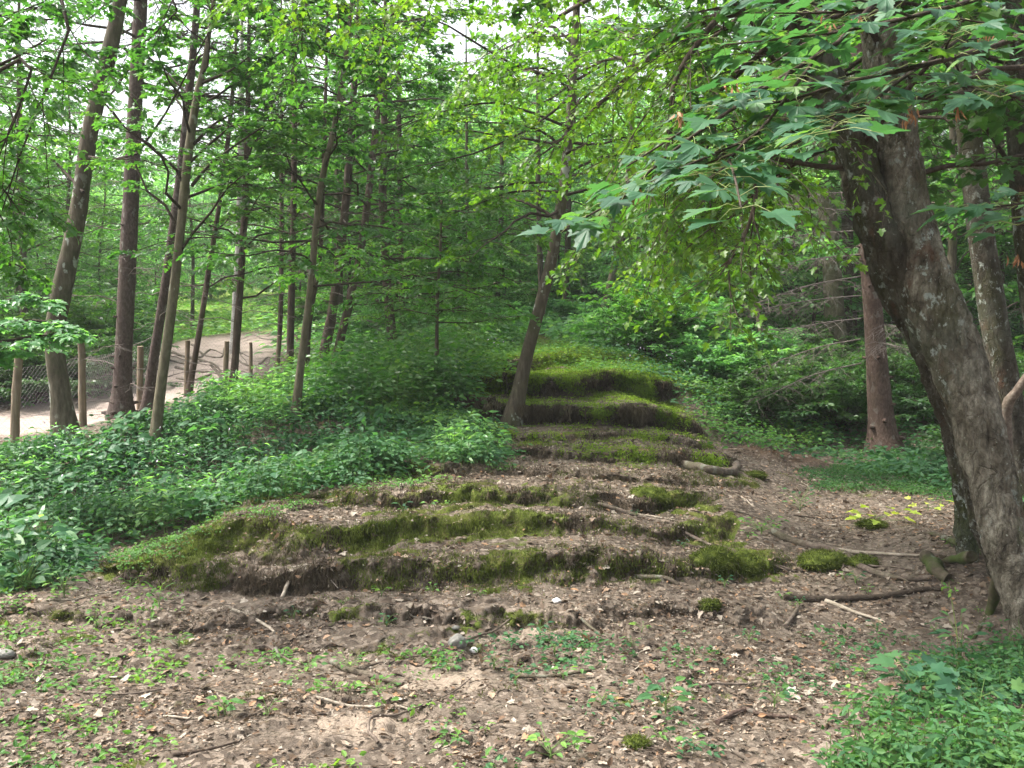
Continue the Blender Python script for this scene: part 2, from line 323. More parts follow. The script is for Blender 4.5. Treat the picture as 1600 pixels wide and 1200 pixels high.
def ground_mat():
    m, nt, o = mat('forest_floor'); pos = N(nt, 'NewGeometry').outputs['Position']
    v1 = N(nt, 'TexVoronoi'); v1.inputs['Scale'].default_value = 34
    wn_ = tex(nt, 'TexNoise', 14, pos, None, 3); wp = N(nt, 'VectorMath', operation='ADD')
    nt.links.new(pos, wp.inputs[0]); sc_ = N(nt, 'VectorMath', operation='SCALE'); sc_.inputs['Scale'].default_value = .05
    cc = N(nt, 'TexNoise'); cc.inputs['Scale'].default_value = 14; nt.links.new(pos, cc.inputs['Vector']); nt.links.new(cc.outputs[1], sc_.inputs[0])
    nt.links.new(sc_.outputs[0], wp.inputs[1]); nt.links.new(wp.outputs[0], v1.inputs['Vector'])
    sep = N(nt, 'SeparateColor'); nt.links.new(v1.outputs['Color'], sep.inputs[0])
    lit = ramp(nt, sep.outputs[0], [(0, (.05, .039, .031)), (.2, (.115, .09, .07)), (.4, (.19, .152, .12)), (.55, (.07, .053, .04)), (.75, (.25, .205, .165)), (.9, (.12, .085, .058)), (1, (.34, .295, .25))], 'CONSTANT')
    soil = ramp(nt, tex(nt, 'TexNoise', 22, pos, None, 8, .7), [(.3, (.065, .05, .039)), (.5, (.14, .112, .088)), (.7, (.235, .197, .16))])
    big = tex(nt, 'TexNoise', 2.2, pos, None, 5, .65)
    c = mixc(nt, ramp(nt, big, [(.42, (.15,) * 3), (.6, (.8,) * 3)]), lit, soil)
    fine = tex(nt, 'TexNoise', 70, pos, None, 6, .75)
    # sand and bare earth
    sand = ramp(nt, fine, [(.3, (.17, .13, .10)), (.5, (.25, .2, .155)), (.7, (.33, .275, .22))])
    sandm = mth(nt, 'ADD', attr(nt, 'sand'), mth(nt, 'MULTIPLY', mth(nt, 'SUBTRACT', tex(nt, 'TexNoise', 9, pos, None, 6, .7), .5), 1.3))
    c = mixc(nt, ramp(nt, sandm, [(.42, (0, 0, 0)), (.62, (1, 1, 1))]), c, sand)
    path = ramp(nt, tex(nt, 'TexNoise', 5, pos, None, 8, .7), [(.3, (.22, .175, .15)), (.6, (.34, .275, .24)), (.75, (.40, .335, .295))])
    c = mixc(nt, attr(nt, 'path'), c, path)
    red = ramp(nt, fine, [(.3, (.07, .042, .028)), (.7, (.19, .125, .085))])
    c = mixc(nt, attr(nt, 'soil'), c, red)
    brow = ramp(nt, tex(nt, 'TexNoise', 30, pos, (1, 1, .25), 8, .75), [(.3, (.025, .019, .014)), (.5, (.07, .055, .042)), (.7, (.15, .125, .10))])
    c = mixc(nt, attr(nt, 'rock'), c, brow)
    mossc = ramp(nt, tex(nt, 'TexNoise', 60, pos, None, 6, .75), [(.25, (.03, .038, .01)), (.45, (.07, .095, .018)), (.6, (.115, .15, .025)), (.75, (.18, .22, .035))])
    mossc = mixc(nt, ramp(nt, tex(nt, 'TexNoise', 3.1, pos, None, 3), [(.4, (0, 0, 0)), (.65, (.7,) * 3)]), mossc, (.09, .075, .03))
    mm = mth(nt, 'ADD', attr(nt, 'moss'), mth(nt, 'MULTIPLY', mth(nt, 'SUBTRACT', tex(nt, 'TexNoise', 7, pos, None, 7, .72), .5), 1.2))
    c = mixc(nt, ramp(nt, mm, [(.45, (0, 0, 0)), (.6, (1, 1, 1))]), c, mossc)
    grass = ramp(nt, tex(nt, 'TexNoise', 6, pos, None, 6, .7), [(.3, (.10, .17, .03)), (.7, (.25, .33, .07))])
    c = mixc(nt, attr(nt, 'meadow'), c, grass)
    h = mth(nt, 'ADD', mth(nt, 'MULTIPLY', sep.outputs[1], .6), mth(nt, 'ADD', fine, tex(nt, 'TexNoise', 22, pos, None, 8, .7)))
    h = mth(nt, 'MULTIPLY', h, mth(nt, 'SUBTRACT', 1.0, mth(nt, 'MULTIPLY', attr(nt, 'path'), .8)))
    finish(nt, o, c, .95, h, .75, .012, .12); return m
M['ground'] = ground_mat()

# ------------------------------------------------------------------ terrain
ctrl = []
def W(x, y, z): ctrl.append((x, y, z))
def C(px, py, d): ctrl.append(tuple(P(px, py, d)))
for x in (-12, -5, 0, 5, 12): W(x, -8, -.1)
for x in (-8, -4, -1.5, 0, 1.5, 3): W(x, 2.5, 0)
for x in (-6, -3, -1, 1): W(x, 4.6, .0)
W(2.8, 4.6, .0); W(5, 4.5, .1)
for x in (-3.2, -2, -1, 0, 1): W(x, 5.95, .055)
prof = [(6.68, .315), (7.35, .46), (8.0, .565), (8.85, .63), (9.9, .71), (10.9, .80), (11.9, 1.075), (12.9, 1.38), (14, 1.6), (17, 1.78), (20, 1.95)]
for y, z in prof:
    W(-.1, y, z)
    if y < 9: W(-1.1, y, z - (.0 if y < 8 else .02)); W(.75, y, z - .04)
    else: W(.8, y, z); W(1.5 if y < 13 else 1.2, y, z - (.02 if y < 13 else 0))
W(-1.95, 6.7, .27); W(-1.95, 7.3, .46); W(-2.4, 6.9, .30); W(-2.75, 6.8, .15); W(-3.0, 7.4, .06); W(-2.45, 7.9, .2); W(-3.4, 6.8, .03); W(-1.55, 7.8, .53); W(-1.9, 8.5, .36)
W(-1.7, 9.4, .5)
# left bank, path, meadow
W(-4.2, 8, .08); W(-6, 8, .15); W(-3.6, 9.4, .42); W(-5.5, 9.4, .45); W(-4.9, 11, .70); W(-6.5, 11, .62); W(-9, 11, .6)
C(460, 655, 10.5); W(-2.9, 9.4, .5); C(243, 690, 10); C(190, 648, 12.5); C(0, 665, 13); C(130, 660, 13); C(60, 640, 15); W(-11, 16, .9)
C(300, 612, 14.5); C(350, 572, 17); C(400, 560, 18); C(380, 531, 21); C(480, 545, 20); C(300, 530, 22); C(400, 500, 32); C(200, 560, 22); C(60, 570, 24)
C(675, 625, 12); C(520, 598, 15); C(618, 558, 19); C(740, 575, 16); C(590, 640, 12); C(690, 560, 18); C(560, 690, 10)
# right side
W(1.2, 6.9, .24); W(1.9, 7.0, .10); W(2.6, 6.2, .03); W(1.7, 8.1, .42); W(2.4, 8.2, .26); C(1300, 795, 8.8); C(1200, 765, 9.2); C(1230, 725, 10.8); C(1380, 706, 13)
C(1450, 722, 11.5); C(1510, 862, 6.6); C(1620, 1040, 5.2); C(1600, 760, 9.5); C(1130, 700, 12); C(1180, 650, 13.5); C(1280, 640, 15); C(1450, 620, 17); C(1600, 640, 15)
C(1150, 590, 17); C(1300, 575, 21); C(1500, 560, 25); C(1000, 545, 20); C(1100, 540, 24)
for px, d, py in ((850, 28, 505), (1100, 30, 480), (1400, 32, 480), (600, 30, 500), (100, 35, 520)): C(px, py, d)
for x in (-60, -30, 0, 30, 60): W(x, 60, 7); W(x, 120, 12)
W(-25, 20, 1.5); W(-20, 5, .2); W(20, 5, .4); W(22, 20, 2.2); W(-60, 20, 1.5); W(60, 20, 3)
CT = np.array(ctrl)
def _k(r2): return np.where(r2 > 1e-12, .5 * r2 * np.log(r2 + 1e-12), 0)
_n = len(CT); _A = np.zeros((_n + 3, _n + 3)); _d2 = ((CT[:, None, :2] - CT[None, :, :2]) ** 2).sum(-1)
_A[:_n, :_n] = _k(_d2) + np.eye(_n) * .02; _A[:_n, _n] = 1; _A[:_n, _n + 1:] = CT[:, :2]; _A[_n, :_n] = 1; _A[_n + 1:, :_n] = CT[:, :2].T
_w = np.linalg.solve(_A, np.concatenate([CT[:, 2], [0, 0, 0]]))
def smooth_z(x, y):
    sh = x.shape; x = x.ravel(); y = y.ravel(); r = np.empty(len(x))
    for a in range(0, len(x), 60000):
        xx, yy = x[a:a + 60000], y[a:a + 60000]
        d2 = (xx[:, None] - CT[None, :, 0]) ** 2 + (yy[:, None] - CT[None, :, 1]) ** 2
        r[a:a + 60000] = _k(d2) @ _w[:_n] + _w[_n] + _w[_n + 1] * xx + _w[_n + 2] * yy
    return r.reshape(sh)
rings = [
    ([-6, 6], [4.3, 4.3], .1, 0),
    ([-4, -1, 1, 3], [5.0, 5.1, 5.15, 5.3], .06, .02),
    ([-4, -2, 0, 2], [5.75, 5.65, 5.75, 5.9], .06, .03),
    ([-3.2, -2.7, -2.2, -1.6, 0, 1, 1.7, 2.4], [7.1, 6.7, 6.42, 6.3, 6.36, 6.5, 6.85, 7.3], .15, .17),
    ([-3.2, -2.6, -2.1, -1.5, -.9, -.2, 1, 1.8, 2.6], [7.8, 7.15, 6.80, 6.70, 6.78, 6.98, 7.1, 7.6, 8.2], .12, .14),
    ([-3, -1.9, -1.2, -.3, 1, 2, 3], [8.5, 7.7, 7.55, 7.6, 7.7, 8.4, 9.0], .11, .12),
    ([-2.6, -1.4, 0, 1.2, 2.2, 3], [9.1, 8.5, 8.35, 8.5, 9.1, 9.7], .09, .10),
    ([-2, -.5, .5, 1.5, 2.1, 3], [9.9, 9.35, 9.25, 9.4, 9.8, 10.6], .10, .16),
    ([-2, -.5, 1, 2, 3], [10.9, 10.5, 10.35, 10.6, 11.5], .08, .08),
    ([-2, -1, 0, 1, 1.8, 2.3, 3], [11.8, 11.6, 11.5, 11.35, 11.4, 11.8, 12.6], .08, .42),
    ([-2, -.5, 1, 1.8, 2.5, 3], [12.9, 12.5, 12.4, 12.8, 13.6, 14.3], .09, .34),
    ([-2, 0, 1, 2, 3], [13.9, 13.4, 13.5, 14.3, 15.2], .12, .1),
    ([-2, 3], [15.2, 16.2], .1, 0)]
def terrain(x, y):
    """height, forward shift of overhanging lips, and masks"""
    x = np.asarray(x, float); y = np.asarray(y, float); sh = x.shape
    xy = np.stack([x, y], -1)
    yj = y + .13 * noise(xy, .9, 4) + .12 * noise(xy, 2.1, 1) + .07 * noise(xy, 5.5, 2) + .025 * noise(xy, 14, 3)
    Y = [np.interp(x, r[0], r[1]) for r in rings]
    lb = np.interp(y, [6.5, 7.5, 8.5, 9.2, 10, 11.5, 12.5, 14], [-3.6, -2.7, -1.8, -1.3, -.7, -1.0, -.8, -.7])
    rb = np.interp(y, [5, 6.2, 6.6, 7.5, 8.5, 9, 10.3, 11.5, 12.5, 14], [1.5, 1.6, 2.0, 1.6, 1.5, 2.0, 2.2, 2.5, 2.3, 1.9])
    mask = sm(-.35, .15, x - lb + .25 * noise(xy, 1.1, 9)) * sm(-.35, .15, rb - x + .25 * noise(xy, 1.3, 8))
    yw = yj.copy(); riser = np.zeros(sh); ov = np.zeros(sh); idx = np.zeros(sh)
    for i in range(len(rings) - 1):
        a, b = Y[i], Y[i + 1]; gap = np.maximum(b - a, .15); f = (yj - a) / gap
        inb = (f >= 0) & (f < 1)
        k0 = 1 + .9 * noise(xy * [1, 0] + [0, i * 3.3], 1.5, 6).clip(-.45, 1); k1 = 1 + .9 * noise(xy * [1, 0] + [0, (i + 1) * 3.3], 1.5, 6).clip(-.45, 1)
        w0 = np.minimum(rings[i][2] * k0 / gap, .45); w1 = np.minimum(rings[i + 1][2] * k1 / gap, .45)
        tr = np.clip((f - w0) / (1 - w0 - w1), 0, 1)
        g = np.where(f < w0, .46 * sm(-w0, w0, f) * 2 - .46, np.where(f > 1 - w1, .54 + .92 * sm(1 - w1, 1 + w1, f), .46 + .08 * tr))
        g = np.where(f < w0, .92 * (sm(-w0, w0, f) - .5), g)
        yw = np.where(inb, a + gap * np.clip(g, 0, 1), yw)
        # distance behind / before the riser centres
        rs = np.maximum(1 - np.abs(yj - a) / (rings[i][2] * np.where(yj > a, 1.9, 1.2)), 0); rs2 = np.maximum(1 - np.abs(b - yj) / (rings[i + 1][2] * 1.2), 0)
        riser = np.where(inb, np.maximum(sm(0, .5, rs), sm(0, .5, rs2)), riser)
        up = sm(-.3, .9, (yj - a) / rings[i][2]) * (1 - sm(0, .55, (yj - a - rings[i][2]))) * rings[i][3]
        up2 = sm(-.3, .9, (yj - b) / rings[i + 1][2]) * rings[i + 1][3]
        ov = np.where(inb, np.maximum(up, up2), ov); idx = np.where(inb, np.where(f < .5, i, i + 1), idx)
    m2 = mask
    flatn = np.where(y < 9.0, .93, .95) * (.85 + .3 * noise(xy, .9, 45)).clip(.5, 1)
    yy = y * (1 - m2 * flatn) + yw * m2 * flatn
    z = smooth_z(x, yy)
    lump = .75 + .6 * noise(xy * [1, .5], 3.6, 21) + .35 * noise(xy * [1, .3], 9, 22)
    shift = -ov * m2 * lump
    rough = 1 - .0 * m2
    z = z + .018 * fbm(xy, 2.5, 3, 31) + .012 * fbm(xy, 9, 2, 41) + .05 * fbm(xy, .8, 2, 51) * sm(9, 16, y)
    z = z + m2 * (.25 + .75 * riser) * .05 * fbm(xy, 4.5, 3, 61) + m2 * .03 * noise(xy, 1.6, 62)
    f2 = (y / .27 + 1.1 * noise(xy, 1.4, 63) + .35 * noise(xy, 5, 64)) % 1; gate = m2 * sm(-.35, .2, noise(xy, 1.9, 65)) * (1 - sm(.1, .6, riser))
    z = z + gate * .032 * (sm(0, .14, f2) - f2); riser = np.maximum(riser, .55 * gate * sm(.0, .08, f2) * (1 - sm(.16, .3, f2)))
    return z, shift, riser * m2, idx, m2
_cache = {}
def gz(x, y):
    return terrain(np.atleast_1d(x), np.atleast_1d(y))[0]
def G(px, py, lift=0.0):
    """point of the ground seen at photo pixel (px, py)"""
    d = np.concatenate([np.linspace(3, 16, 500), np.linspace(16, 60, 200)])
    pts = np.array([P(px, py, t) for t in d]); z = gz(pts[:, 0], pts[:, 1]); below = np.nonzero(pts[:, 2] < z)[0]
    i = below[0] if len(below) else len(d) - 1
    return np.array([pts[i, 0], pts[i, 1], z[i] + lift])
def inpoly(px, py, poly):
    r = np.zeros(px.shape, bool); n = len(poly); j = n - 1
    for i in range(n):
        xi, yi = poly[i]; xj, yj = poly[j]
        c = ((yi > py) != (yj > py)) & (px < (xj - xi) * (py - yi) / (yj - yi + 1e-9) + xi)
        r ^= c; j = i
    return r
def blob(x, y, cx, cy, rx, ry): return np.clip(1 - np.sqrt(((x - cx) / rx) ** 2 + ((y - cy) / ry) ** 2), 0, 1)
# grid: fine between 3.5 and 15 m, coarse elsewhere
ys = np.concatenate([np.linspace(-10, 2.2, 14), np.linspace(2.4, 4.2, 60), np.linspace(4.22, 14.6, 520), 14.6 * np.exp(np.linspace(.0025, math.log(150 / 14.6), 190))])
us = np.concatenate([np.linspace(-3.5, -1.2, 12)[:-1], np.linspace(-1.2, -.32, 150)[:-1], np.linspace(-.32, .3, 480)[:-1], np.linspace(.3, 1.2, 150)[:-1], np.linspace(1.2, 3.5, 12)])
YY, UU = np.meshgrid(ys, us, indexing='ij'); XX = UU * (np.maximum(YY, 0) + 3)
Z, SH, RI, IDX, MK = terrain(XX, YY)
ny, nx = XX.shape
XYg = np.stack([XX, YY], -1)
nlow = fbm(XYg, 1.3, 3, 71); nmid = fbm(XYg, 4.0, 3, 72)
# masks
path = sm(-.5, .5, YY - np.interp(XX, [-14, -7.5, -5.6, -4.6, -4.0, -3.3], [12.0, 11.6, 11.7, 12.5, 13.2, 16])) * (1 - sm(-.4, .5, YY - np.interp(XX, [-14, -9, -6.5, -5.6, -5], [13.8, 14.2, 15.0, 17, 21.0]))) * (1 - sm(-5.1, -4.3, XX + .25 * nlow + .0 * YY) * sm(12, 13, YY) * (1 - sm(14.5, 15.5, YY))) * (1 - sm(-5.2, -4.5, XX))
bank = sm(13.0, 14.0, YY) * (1 - sm(20.5, 22.5, YY)) * sm(-7.8, -7.0, XX + .15 * (YY - 14) * .9) * (1 - sm(-.6, .2, XX - np.interp(YY, [13, 15, 17, 19, 22], [-4.3, -4.4, -4.3, -4.4, -5.2])))
path = np.clip(np.maximum(path, bank), 0, 1)
meadow = sm(21.5, 23.5, YY) * (1 - sm(45, 55, YY)) * sm(-1, 0, XX - np.interp(YY, [22, 45], [-9, -24])) * (1 - sm(-1, 0, XX - np.interp(YY, [22, 45], [-4.6, -8])))
sand = -.05 + .75 * blob(XX, YY, -.33, 4.85, .5, .45) + .8 * blob(XX, YY, -.65, 4.1, .55, .35) + .55 * blob(XX, YY, .2, 5.6, 1.2, .45) + .35 * blob(XX, YY, -1.2, 5.1, .9, .3) + .3 * blob(XX, YY, -2.8, 5.3, 1.6, .9) + .12 * nlow + .12
low = (IDX <= 2)
mossr = sm(0, .35, RI) * (.43 + 1.0 * nmid + .5 * nlow) * np.where(low, .55, 1.0) + .55 * sm(12.1, 12.7, YY) * MK + .35 * sm(13.3, 14.0, YY) * (1 - sm(19, 22, YY)) * sm(-1.6, -.8, XX) * (1 - sm(1.5, 2.5, XX))
mossr += .5 * MK * (IDX >= 8) * np.where(IDX == 9, .3, 1) * np.clip(.6 + nmid, 0, 1.3) + MK * (IDX >= 3) * (.16 + .45 * nlow.clip(0, 1))
mossr += .75 * blob(XX, YY, -2.5, 6.75, .7, .45) + .7 * blob(XX, YY, 1.75, 7.0, .5, .35) + .4 * blob(XX, YY, -3.3, 5.8, 1.3, .5) + .5 * blob(XX, YY, 1.3, 9.6, 1.5, .9) + .5 * blob(XX, YY, 3.4, 9.6, 1.6, 1.0)
rock = sm(.05, .4, RI) * np.where(IDX >= 7, np.clip(np.where(IDX >= 9, .85, .55) + 1.2 * nmid + .5 * nlow, 0, 1), np.where(IDX >= 3, np.clip(.05 + 2.2 * nmid - .8 * nlow, 0, .9), 0))
rock = rock.clip(0, 1); mossr = mossr - rock * 1.1
soil = np.clip(blob(XX, YY, 3.05, 10.9, .7, .4) * 2.2 + sm(.35, .7, blob(XX, YY, .42, 19, .75, 4.2) + .3 * nmid) * .8, 0, 1)
# shaded dark earth below the herbs stays plain litter
# micro relief
Zf = Z + .012 * fbm(XYg, 22, 2, 81) * (1 - path) + soil * .12
ridge = noise(np.stack([XX * 1.0, YY * .15 + Z * .8], -1), 15, 91)
Yf = YY + SH + RI * MK * .075 * ridge - RI * MK * .045 * noise(np.stack([XX, Z], -1), 38, 92)
Zf = Zf + mossr.clip(0, 1) * .012 * noise(XYg, 18, 93)
V = np.stack([XX, Yf, Zf], -1)
idx = np.arange(ny * nx).reshape(ny, nx)
quads = np.stack([idx[:-1, :-1], idx[:-1, 1:], idx[1:, 1:], idx[1:, :-1]], -1).reshape(-1, 4)
ga = Acc(); ga.add(V.reshape(-1, 3), quads)
gme = ga.mesh('ground', True, attrs={'moss': mossr.ravel(), 'sand': sand.ravel(), 'path': path.ravel(), 'soil': soil.ravel(), 'rock': rock.clip(0, 1).ravel(), 'meadow': meadow.ravel()})
ground = link('ground', gme, M['ground'], kind='structure')
Vn = np.zeros_like(V)
_du = np.gradient(V, axis=1); _dv = np.gradient(V, axis=0); Vn = nrm(np.cross(_du, _dv))
FV = V.reshape(-1, 3); FN = Vn.reshape(-1, 3); FM = mossr.ravel(); FR = RI.ravel(); FI = IDX.ravel(); FRk = rock.ravel(); FPath = path.ravel(); FSand = sand.ravel(); FMead = meadow.ravel()
PXg, PYg = project(FV)
# area weight of every vertex
_ar = (np.linalg.norm(_du, axis=-1) * np.linalg.norm(_dv, axis=-1)).ravel()
def scatter(weight, n, jitter=.02):
    """n random points of the ground, chosen by area x weight"""
    w = _ar * np.clip(weight, 0, None); w = w / w.sum()
    i = rng.choice(len(w), n, p=w); p = FV[i] + rng.normal(0, 1, (n, 3)) * [jitter, jitter, 0]
    return p, FN[i], i
def zone(poly, soft=None):
    return inpoly(PXg, PYg, poly) & (FV[:, 1] > 2.5)
# ------------------------------------------------------------------ growth
def at_param(pl, u):
    """pl (n,k,3), u (n,m) in 0..1 -> points and tangents (n,m,3)"""
    n, k = pl.shape[:2]; f = np.clip(u, 0, .9999) * (k - 1); i = f.astype(int); t = (f - i)[..., None]
    r = np.arange(n)[:, None]
    a, b = pl[r, i], pl[r, i + 1]
    return a + (b - a) * t, nrm(b - a)
def grow(pl, m, L, u0=.15, u1=1.0, ang=55, droop=.15, k=4, wob=.22, rise=0.0, flat=.85):
    """m side shoots on every polyline, alternating left and right of it"""
    n = len(pl); u = u0 + (u1 - u0) * (np.arange(m)[None] + rng.random((n, m))) / m
    o, T = at_param(pl, u); up = np.array([0, 0, 1.]); side = nrm(np.cross(T, up) + 1e-4)
    sg = np.where((np.arange(m)[None] + rng.integers(0, 2, (n, 1))) % 2 == 0, 1, -1)[..., None]
    a = np.radians(ang + rng.normal(0, 12, (n, m)))[..., None]
    d = T * np.cos(a) + side * sg * np.sin(a) + rng.normal(0, wob, (n, m, 3)) * [1, 1, 1.2 - flat]
    d = nrm(d + up * rise)
    Ls = np.broadcast_to(np.asarray(L, float), (n,))[:, None] * rng.uniform(.55, 1.15, (n, m)) * (1 - .45 * (u - u0) / (u1 - u0 + 1e-6))
    s = np.linspace(0, 1, k)[None, None, :, None]; Ls = Ls[..., None, None]
    p = o[:, :, None] + d[:, :, None] * Ls * s - up * (droop * Ls * s * s) + np.cumsum(rng.normal(0, .03, (n, m, k, 3)), 2) * Ls * (s > 0)
    return p.reshape(n * m, k, 3)
def put_leaves(acc, pl, m, size, tpl, u0=.2, up=(0, 0, 1), tilt=.32, tmat=0, seed=3, petiole=.3, outd=55, keep=None, tscale=.9):
    n = len(pl); u = u0 + (1 - u0) * (np.arange(m)[None] + rng.random((n, m)) * .8) / m
    o, T = at_param(pl, u); U = np.asarray(up, float); side = nrm(np.cross(T, [0, 0, 1.]) + 1e-4)
    sg = np.where(np.arange(m)[None] % 2 == 0, 1, -1)[..., None]; a = np.radians(outd + rng.normal(0, 22, (n, m)))[..., None]
    out = nrm(T * np.cos(a) + side * sg * np.sin(a) + rng.normal(0, .22, (n, m, 3))); out[:, -1] = T[:, -1]
    out = out.reshape(-1, 3); s = size * rng.uniform(.55, 1.2, len(out)); o = o.reshape(-1, 3) + out * (s * petiole)[:, None]
    upv = nrm(U + rng.normal(0, tilt, (len(out), 3)))
    if keep is not None:
        kk = keep(o); o, out, upv, s = o[kk], out[kk], upv[kk], s[kk]
    leaves(acc, o, out, upv, s, tpl, blobtint(o, seed, tscale), tmat)
def radial(trunk, n, h0, h1, Lf, elev=(5, 40), k=7, droop=.25, az0=0.0, azf=None):
    """primary limbs around a trunk polyline (with z); Lf(height fraction) -> length"""
    z = trunk[:, 2]; out = []; rs = []
    for i in range(n):
        f = (i + rng.random() * .8) / n; h = h0 + (h1 - h0) * f; j = int(np.argmin(np.abs(z - h))); o = trunk[j, :3]
        az = az0 + i * 2.4 + rng.normal(0, .35)
        if azf is not None: az = azf(i, az)
        el = R(rng.uniform(*elev)); L = Lf(f) * rng.uniform(.75, 1.2)
        d = np.array([math.cos(az) * math.cos(el), math.sin(az) * math.cos(el), math.sin(el)])
        s = np.linspace(0, 1, k)[:, None]
        p = o + d * L * s - np.array([0, 0, 1]) * droop * L * s * s + np.cumsum(rng.normal(0, .03, (k, 3)), 0) * L * (s > 0)
        out.append(p); rs.append(min(trunk[j, 3] * .38, .007 + .009 * L))
    return np.array(out).reshape(-1, k, 3), np.array(rs)
def bark_disp(amp, seed, knots=0):
    def d(v, a, r):
        q = v * [1, 1, .35]
        return r * amp * (noise(q, 7, seed) * .8 + noise(q, 22, seed + 1) * .5)
    return d
def trunk_from(pts, top, seg=60, flare=1.6, wob=.0):
    """pts: (px, py, depth, width px); continues straight up to height top"""
    p = np.array([[*P(a, b, d), w * .82 * d / F / 2] for a, b, d, w in pts])
    z0 = gz(p[0, 0], p[0, 1])[0]
    p[0, 2] = z0 - .06
    if p[-1, 2] < top:
        t = p[-1, :3] - p[-2, :3]; t = t / np.linalg.norm(t); t = nrm(t * [.7, .7, 1]); L = (top - p[-1, 2]) / max(t[2], .3)
        e = np.append(p[-1, :3] + t * L, p[-1, 3] * .3); mid = np.append(p[-1, :3] + t * L * .5, p[-1, 3] * .68); p = np.vstack([p, mid, e])
    q = resample(p, seg); q[:, 3] = np.maximum(q[:, 3], .004)
    h = q[:, 2] - z0; q[:, 3] *= 1 + (flare - 1) * np.exp(-np.clip(h, 0, 9) / (q[0, 3] * 2.2 + .02))
    return q
def near_tree(name, label, cat, pts, top, barkm, leafm, n1=20, h0=2.0, L=1.6, n2=7, n3=4, nl=6, size=.07, tpl=MAPLE_LO, elev=(0, 35),
              droop=.2, boughs=(), group=None, flare=1.5, amp=.12, sides=14, dead=0, azf=None, seed=3, tilt=.35, lf=None, up=(0, 0, 1), seg=60, az0=0., keep=None, twm='twig', n3L=.3, knots=0):
    size *= .78; nl += 3; n1 = int(n1 * 1.25)
    q = trunk_from(pts, top, seg, flare); base = q[0, :3].copy(); base[2] += .06
    t = thing(name, label, cat, base, group)
    ta = Acc(); tube(ta, q[:, :3], q[:, 3], sides, bark_disp(amp, seed * 7 + 1))
    for _ in range(knots):
        j = rng.integers(2, int(seg * .8)); a = rng.random() * 6.28; d = np.array([math.cos(a), math.sin(a), .1])
        o = q[j, :3] + d * q[j, 3] * .75; tube(ta, np.array([o, o + d * q[j, 3] * .35, o + d * (q[j, 3] * .45 + .02)]), [q[j, 3] * .22, q[j, 3] * .16, q[j, 3] * .08], 6)
    prim, pr = radial(q, n1, h0, top * .97, lf or (lambda f: L * (1.15 - .7 * f)), elev, droop=droop, azf=azf, az0=az0) if n1 else (np.zeros((0, 7, 3)), np.zeros(0))
    if len(boughs):
        bp = np.array([resample([P(*p) for p in b], 7) for b in boughs]); prim = np.concatenate([prim, bp]); pr = np.concatenate([pr, np.full(len(bp), .02)])
    ta2 = Acc(); twigs(ta2, prim, pr, .004, 5)
    PL = np.linalg.norm(prim[:, -1] - prim[:, 0], axis=1)
    sec = grow(prim, n2, PL * .42, .18, 1, 50, .18); twigs(ta2, sec, .005, .002, 3)
    ter = grow(sec, n3, np.linalg.norm(sec[:, -1] - sec[:, 0], axis=1) * n3L * 1.5, .15, 1, 48, .2, k=3); twigs(ta2, ter, .0025, .001, 3)
    link('trunk', ta.mesh('trunk', True, base), M[barkm], t); link('limbs', ta2.mesh('limbs', True, base), M[twm], t)
    ca = Acc(); put_leaves(ca, ter, nl, size, tpl, tilt=tilt, seed=seed, up=up, keep=keep); put_leaves(ca, sec, nl, size, tpl, u0=.5, tilt=tilt, seed=seed, up=up, keep=keep)
    if ca.n: link('crown', ca.mesh('crown', False, base), M[leafm], t)
    if dead:
        dq, dr = radial(q, dead, .6, min(top * .6, 5), lambda f: 1.1, (-15, 25), droop=.2, az0=1.0)
        da = Acc(); twigs(da, dq, .007, .002, 4); ds = grow(dq, 6, .45, .2, 1, 50, .15); twigs(da, ds, .003, .001, 3); dt = grow(ds, 4, .2, .2, 1, 50, .1, k=3); twigs(da, dt, .0015, .0008, 3)
        link('dead_branches', da.mesh('dead_branches', True, base), M['dead_twig'], t)
    return t
print('nverts ground', len(FV))

# ------------------------------------------------------------------ the near trees on the left
near_tree('maple_tree', 'stout grey-brown tree with a bent trunk in front of the wire fence at far left', 'tree',
          [(105, 684, 10.7, 42), (92, 600, 10.7, 36), (86, 520, 10.7, 34), (102, 430, 10.7, 35), (120, 340, 10.7, 32), (140, 210, 10.7, 30), (166, 100, 10.7, 28), (188, 0, 10.7, 25)], 8.5,
          'bark_grey', 'leaf_green', n1=6, h0=5.6, L=1.6, n2=6, nl=5, seed=1, boughs=[[(130, 300, 10.6), (70, 240, 11), (0, 210, 11.4)],
          [(140, 245, 10.6), (215, 240, 10.2), (300, 100, 9.6), (340, 20, 9.4)]])
near_tree('spruce_tree', 'widest straight reddish brown knotty trunk at the left of the herb bank', 'tree',
          [(190, 652, 12.5, 40), (191, 600, 12.5, 32), (198, 440, 12.5, 31), (205, 300, 12.5, 29), (212, 150, 12.5, 26), (220, 0, 12.5, 24)], 9.5,
          'bark_spruce', 'needles', n1=26, h0=5.2, L=1.7, n2=8, n3=3, nl=6, size=.045, tpl=LANCE, elev=(-15, 15), droop=.25, seed=2, dead=16, amp=.05, knots=30)
near_tree('spruce_tree', 'thin dark leaning spruce just right of the wide reddish trunk', 'tree',
          [(229, 634, 13, 20), (240, 560, 13, 18), (262, 420, 13, 17), (283, 260, 13, 16), (300, 100, 13, 14), (309, -10, 13, 12)], 8.5,
          'bark_spruce', 'needles', n1=18, h0=4.6, L=1.2, n2=8, n3=3, nl=6, size=.05, tpl=LANCE, elev=(-10, 15), seed=3, dead=22, amp=.07, knots=18)
